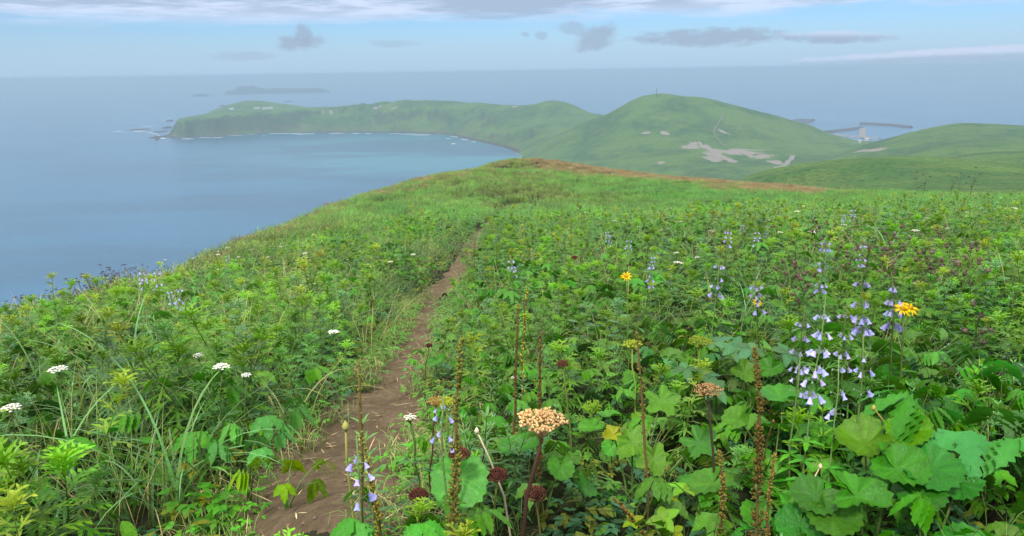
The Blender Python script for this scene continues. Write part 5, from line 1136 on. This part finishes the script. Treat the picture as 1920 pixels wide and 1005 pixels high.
# hero grasses at left and a few more
GB = [grass(9, .85, .013, (0.095, 0.205, 0.07), (0.18, 0.31, 0.13), 1.15, 10), grass(14, .7, .009, (0.10, 0.20, 0.06), (0.22, 0.32, 0.12), 1.2, 9), grass(10, .75, .010, (0.13, 0.19, 0.06), (0.34, 0.34, 0.15), 1.1, 9)]
for px, py, k, lb in [(60, 700, 0, 'broad bladed grass bending right at the left edge'), (235, 690, 0, 'broad arching grass with one dry tip in the left foreground'), (205, 640, 1, 'grass tuft behind the arching blades at left'), (330, 620, 1, 'grass tuft with long blades below the lilac flowers at left'), (140, 760, 2, 'yellowish grass tuft in front of the white yarrow at left'), (90, 880, 0, 'wide bladed grass at the lower left'), (300, 850, 0, 'long grass leaning over the dark gap at lower left'), (430, 640, 1, 'fine grass tuft between yarrow and path'), (520, 700, 2, 'sparse grass at the path edge left'), (1060, 500, 1, 'arching grass in the middle of the right meadow'), (205, 600, 2, 'tan dead grass patch on the left slope')]:
    p = head(px, py, .35); place(GB[k].meshes(), 'grass_tuft', (p[0], p[1], zg1(p[0], p[1]) - .01), random.uniform(0, 6.28), random.uniform(.9, 1.1), lb, 'grass tuft')
# bare stalks and twigs
def stalk(pts, r_, col, label, name='dry_stalk'):
    P = [head(x, y, h) if h > 0 else march(x, y, zg) for x, y, h in pts]; base = np.array([P[0][0], P[0][1], zg1(P[0][0], P[0][1])]); pl = Plant(); s = pl.part('stem'); Q = [p - base for p in P]; Q[0] = Q[0] * np.array([1, 1, 0])
    s.tube(Q, np.linspace(r_, r_ * .5, len(Q)), col, 1, 5); b_ = pl.part('tip'); b_.blob(Q[-1], r_ * 2.2, col, 1, 1, 1.6)
    place(pl.meshes(), name, base, 0, 1, label, 'stalk')
stalk([(968, 1000, .18), (945, 930, .30), (918, 860, .42), (894, 808, .50)], .0042, (0.52, 0.44, 0.32), 'bleached straw crossing in front of the tan umbel')
stalk([(668, 1000, .05), (658, 930, .18), (650, 860, .33), (648, 800, .45)], .0055, (0.26, 0.25, 0.09), 'yellow green bare stalk with a dry tip over the path')
stalk([(1478, 1000, .18), (1505, 935, .30), (1538, 875, .42)], .004, (0.42, 0.34, 0.22), 'pale bent twig left of the big round leaves')
stalk([(1420, 860, .25), (1440, 820, .4), (1450, 790, .5)], .003, (0.13, 0.07, 0.04), 'thin red brown twig beside the tallest seed spike')
stalk([(1720, 850, .3), (1665, 800, .45), (1638, 765, .56)], .004, (0.30, 0.22, 0.09), 'stalk with a closed brownish bud above the round leaves', 'bud_stalk')
# straw and crumbs lying on the path
def litter():
    m = MB()
    for i in range(420):
        s = int(min(len(PATH) - 2, abs(random.gauss(0, 1)) * 55)); t = PATH[s + 1] - PATH[s]; t /= np.linalg.norm(t); o = random.choice((-1, 1)) * min(.42, abs(random.gauss(.24, .12))); q = PATH[s] + np.array([t[1], -t[0]]) * o
        z = zg1(q[0], q[1]) + .022; a = random.uniform(0, 6.28); l_ = random.uniform(.03, .16); D = dirv(a, random.uniform(-.05, .12)); m.lance(np.array([q[0], q[1], z]), D, UP, l_, random.uniform(.0025, .005), .05, 3, jit((0.42, 0.32, 0.19), .3), m=1)
    for i in range(260):
        s = int(min(len(PATH) - 2, random.random() * 90)); t = PATH[s + 1] - PATH[s]; t /= np.linalg.norm(t); o = random.uniform(-.28, .28); q = PATH[s] + np.array([t[1], -t[0]]) * o
        m.blob(np.array([q[0], q[1], zg1(q[0], q[1]) + .02]), random.uniform(.003, .010), jit((0.13, 0.095, 0.065), .3), 1, 1.2, .7)
    o = bpy.data.objects.new('path_litter', m.mesh('path_litter')); COL.objects.link(o); tag(o, 'dry straw and crumbs of earth lying on the path', None, None, 'stuff')
litter()

# short grass creeping in from both edges of the path
def fringe():
    P_, R_, S_, I_ = [], [], [], []
    ms = [grass(16, .13, .004, (0.10, 0.17, 0.05), (0.20, 0.26, 0.09), 1.1, 4, 0, .035).merged().mesh('short_grass'), grass(12, .16, .0035, (0.20, 0.18, 0.09), (0.36, 0.30, 0.17), 1.3, 4, 1, .04).merged().mesh('short_dry_grass'), oval_cover(9, .07, .028, (0.075, 0.18, 0.03)).merged().mesh('small_leaves')]
    for i in range(1500):
        s = int(min(len(PATH) - 2, random.random() ** 1.6 * 130)); t = PATH[s + 1] - PATH[s]; t /= np.linalg.norm(t); o = random.choice((-1, 1)) * max(.13, random.gauss(.27, .07)) * (1.0 if np.hypot(*PATH[s]) > 4.6 else 1.6); q = PATH[s] + np.array([t[1], -t[0]]) * o + t * random.uniform(-.08, .08)
        P_.append((q[0], q[1], zg1(q[0], q[1]) + .004)); R_.append((0, 0, random.uniform(0, 6.28))); S_.append(random.uniform(.6, 1.3)); I_.append(random.choice((0, 0, 0, 1, 2, 2)))
    scatter('path_edge_grass', ms, P_, R_, S_, I_, 'short green and dry grass creeping in along both edges of the path')
fringe()
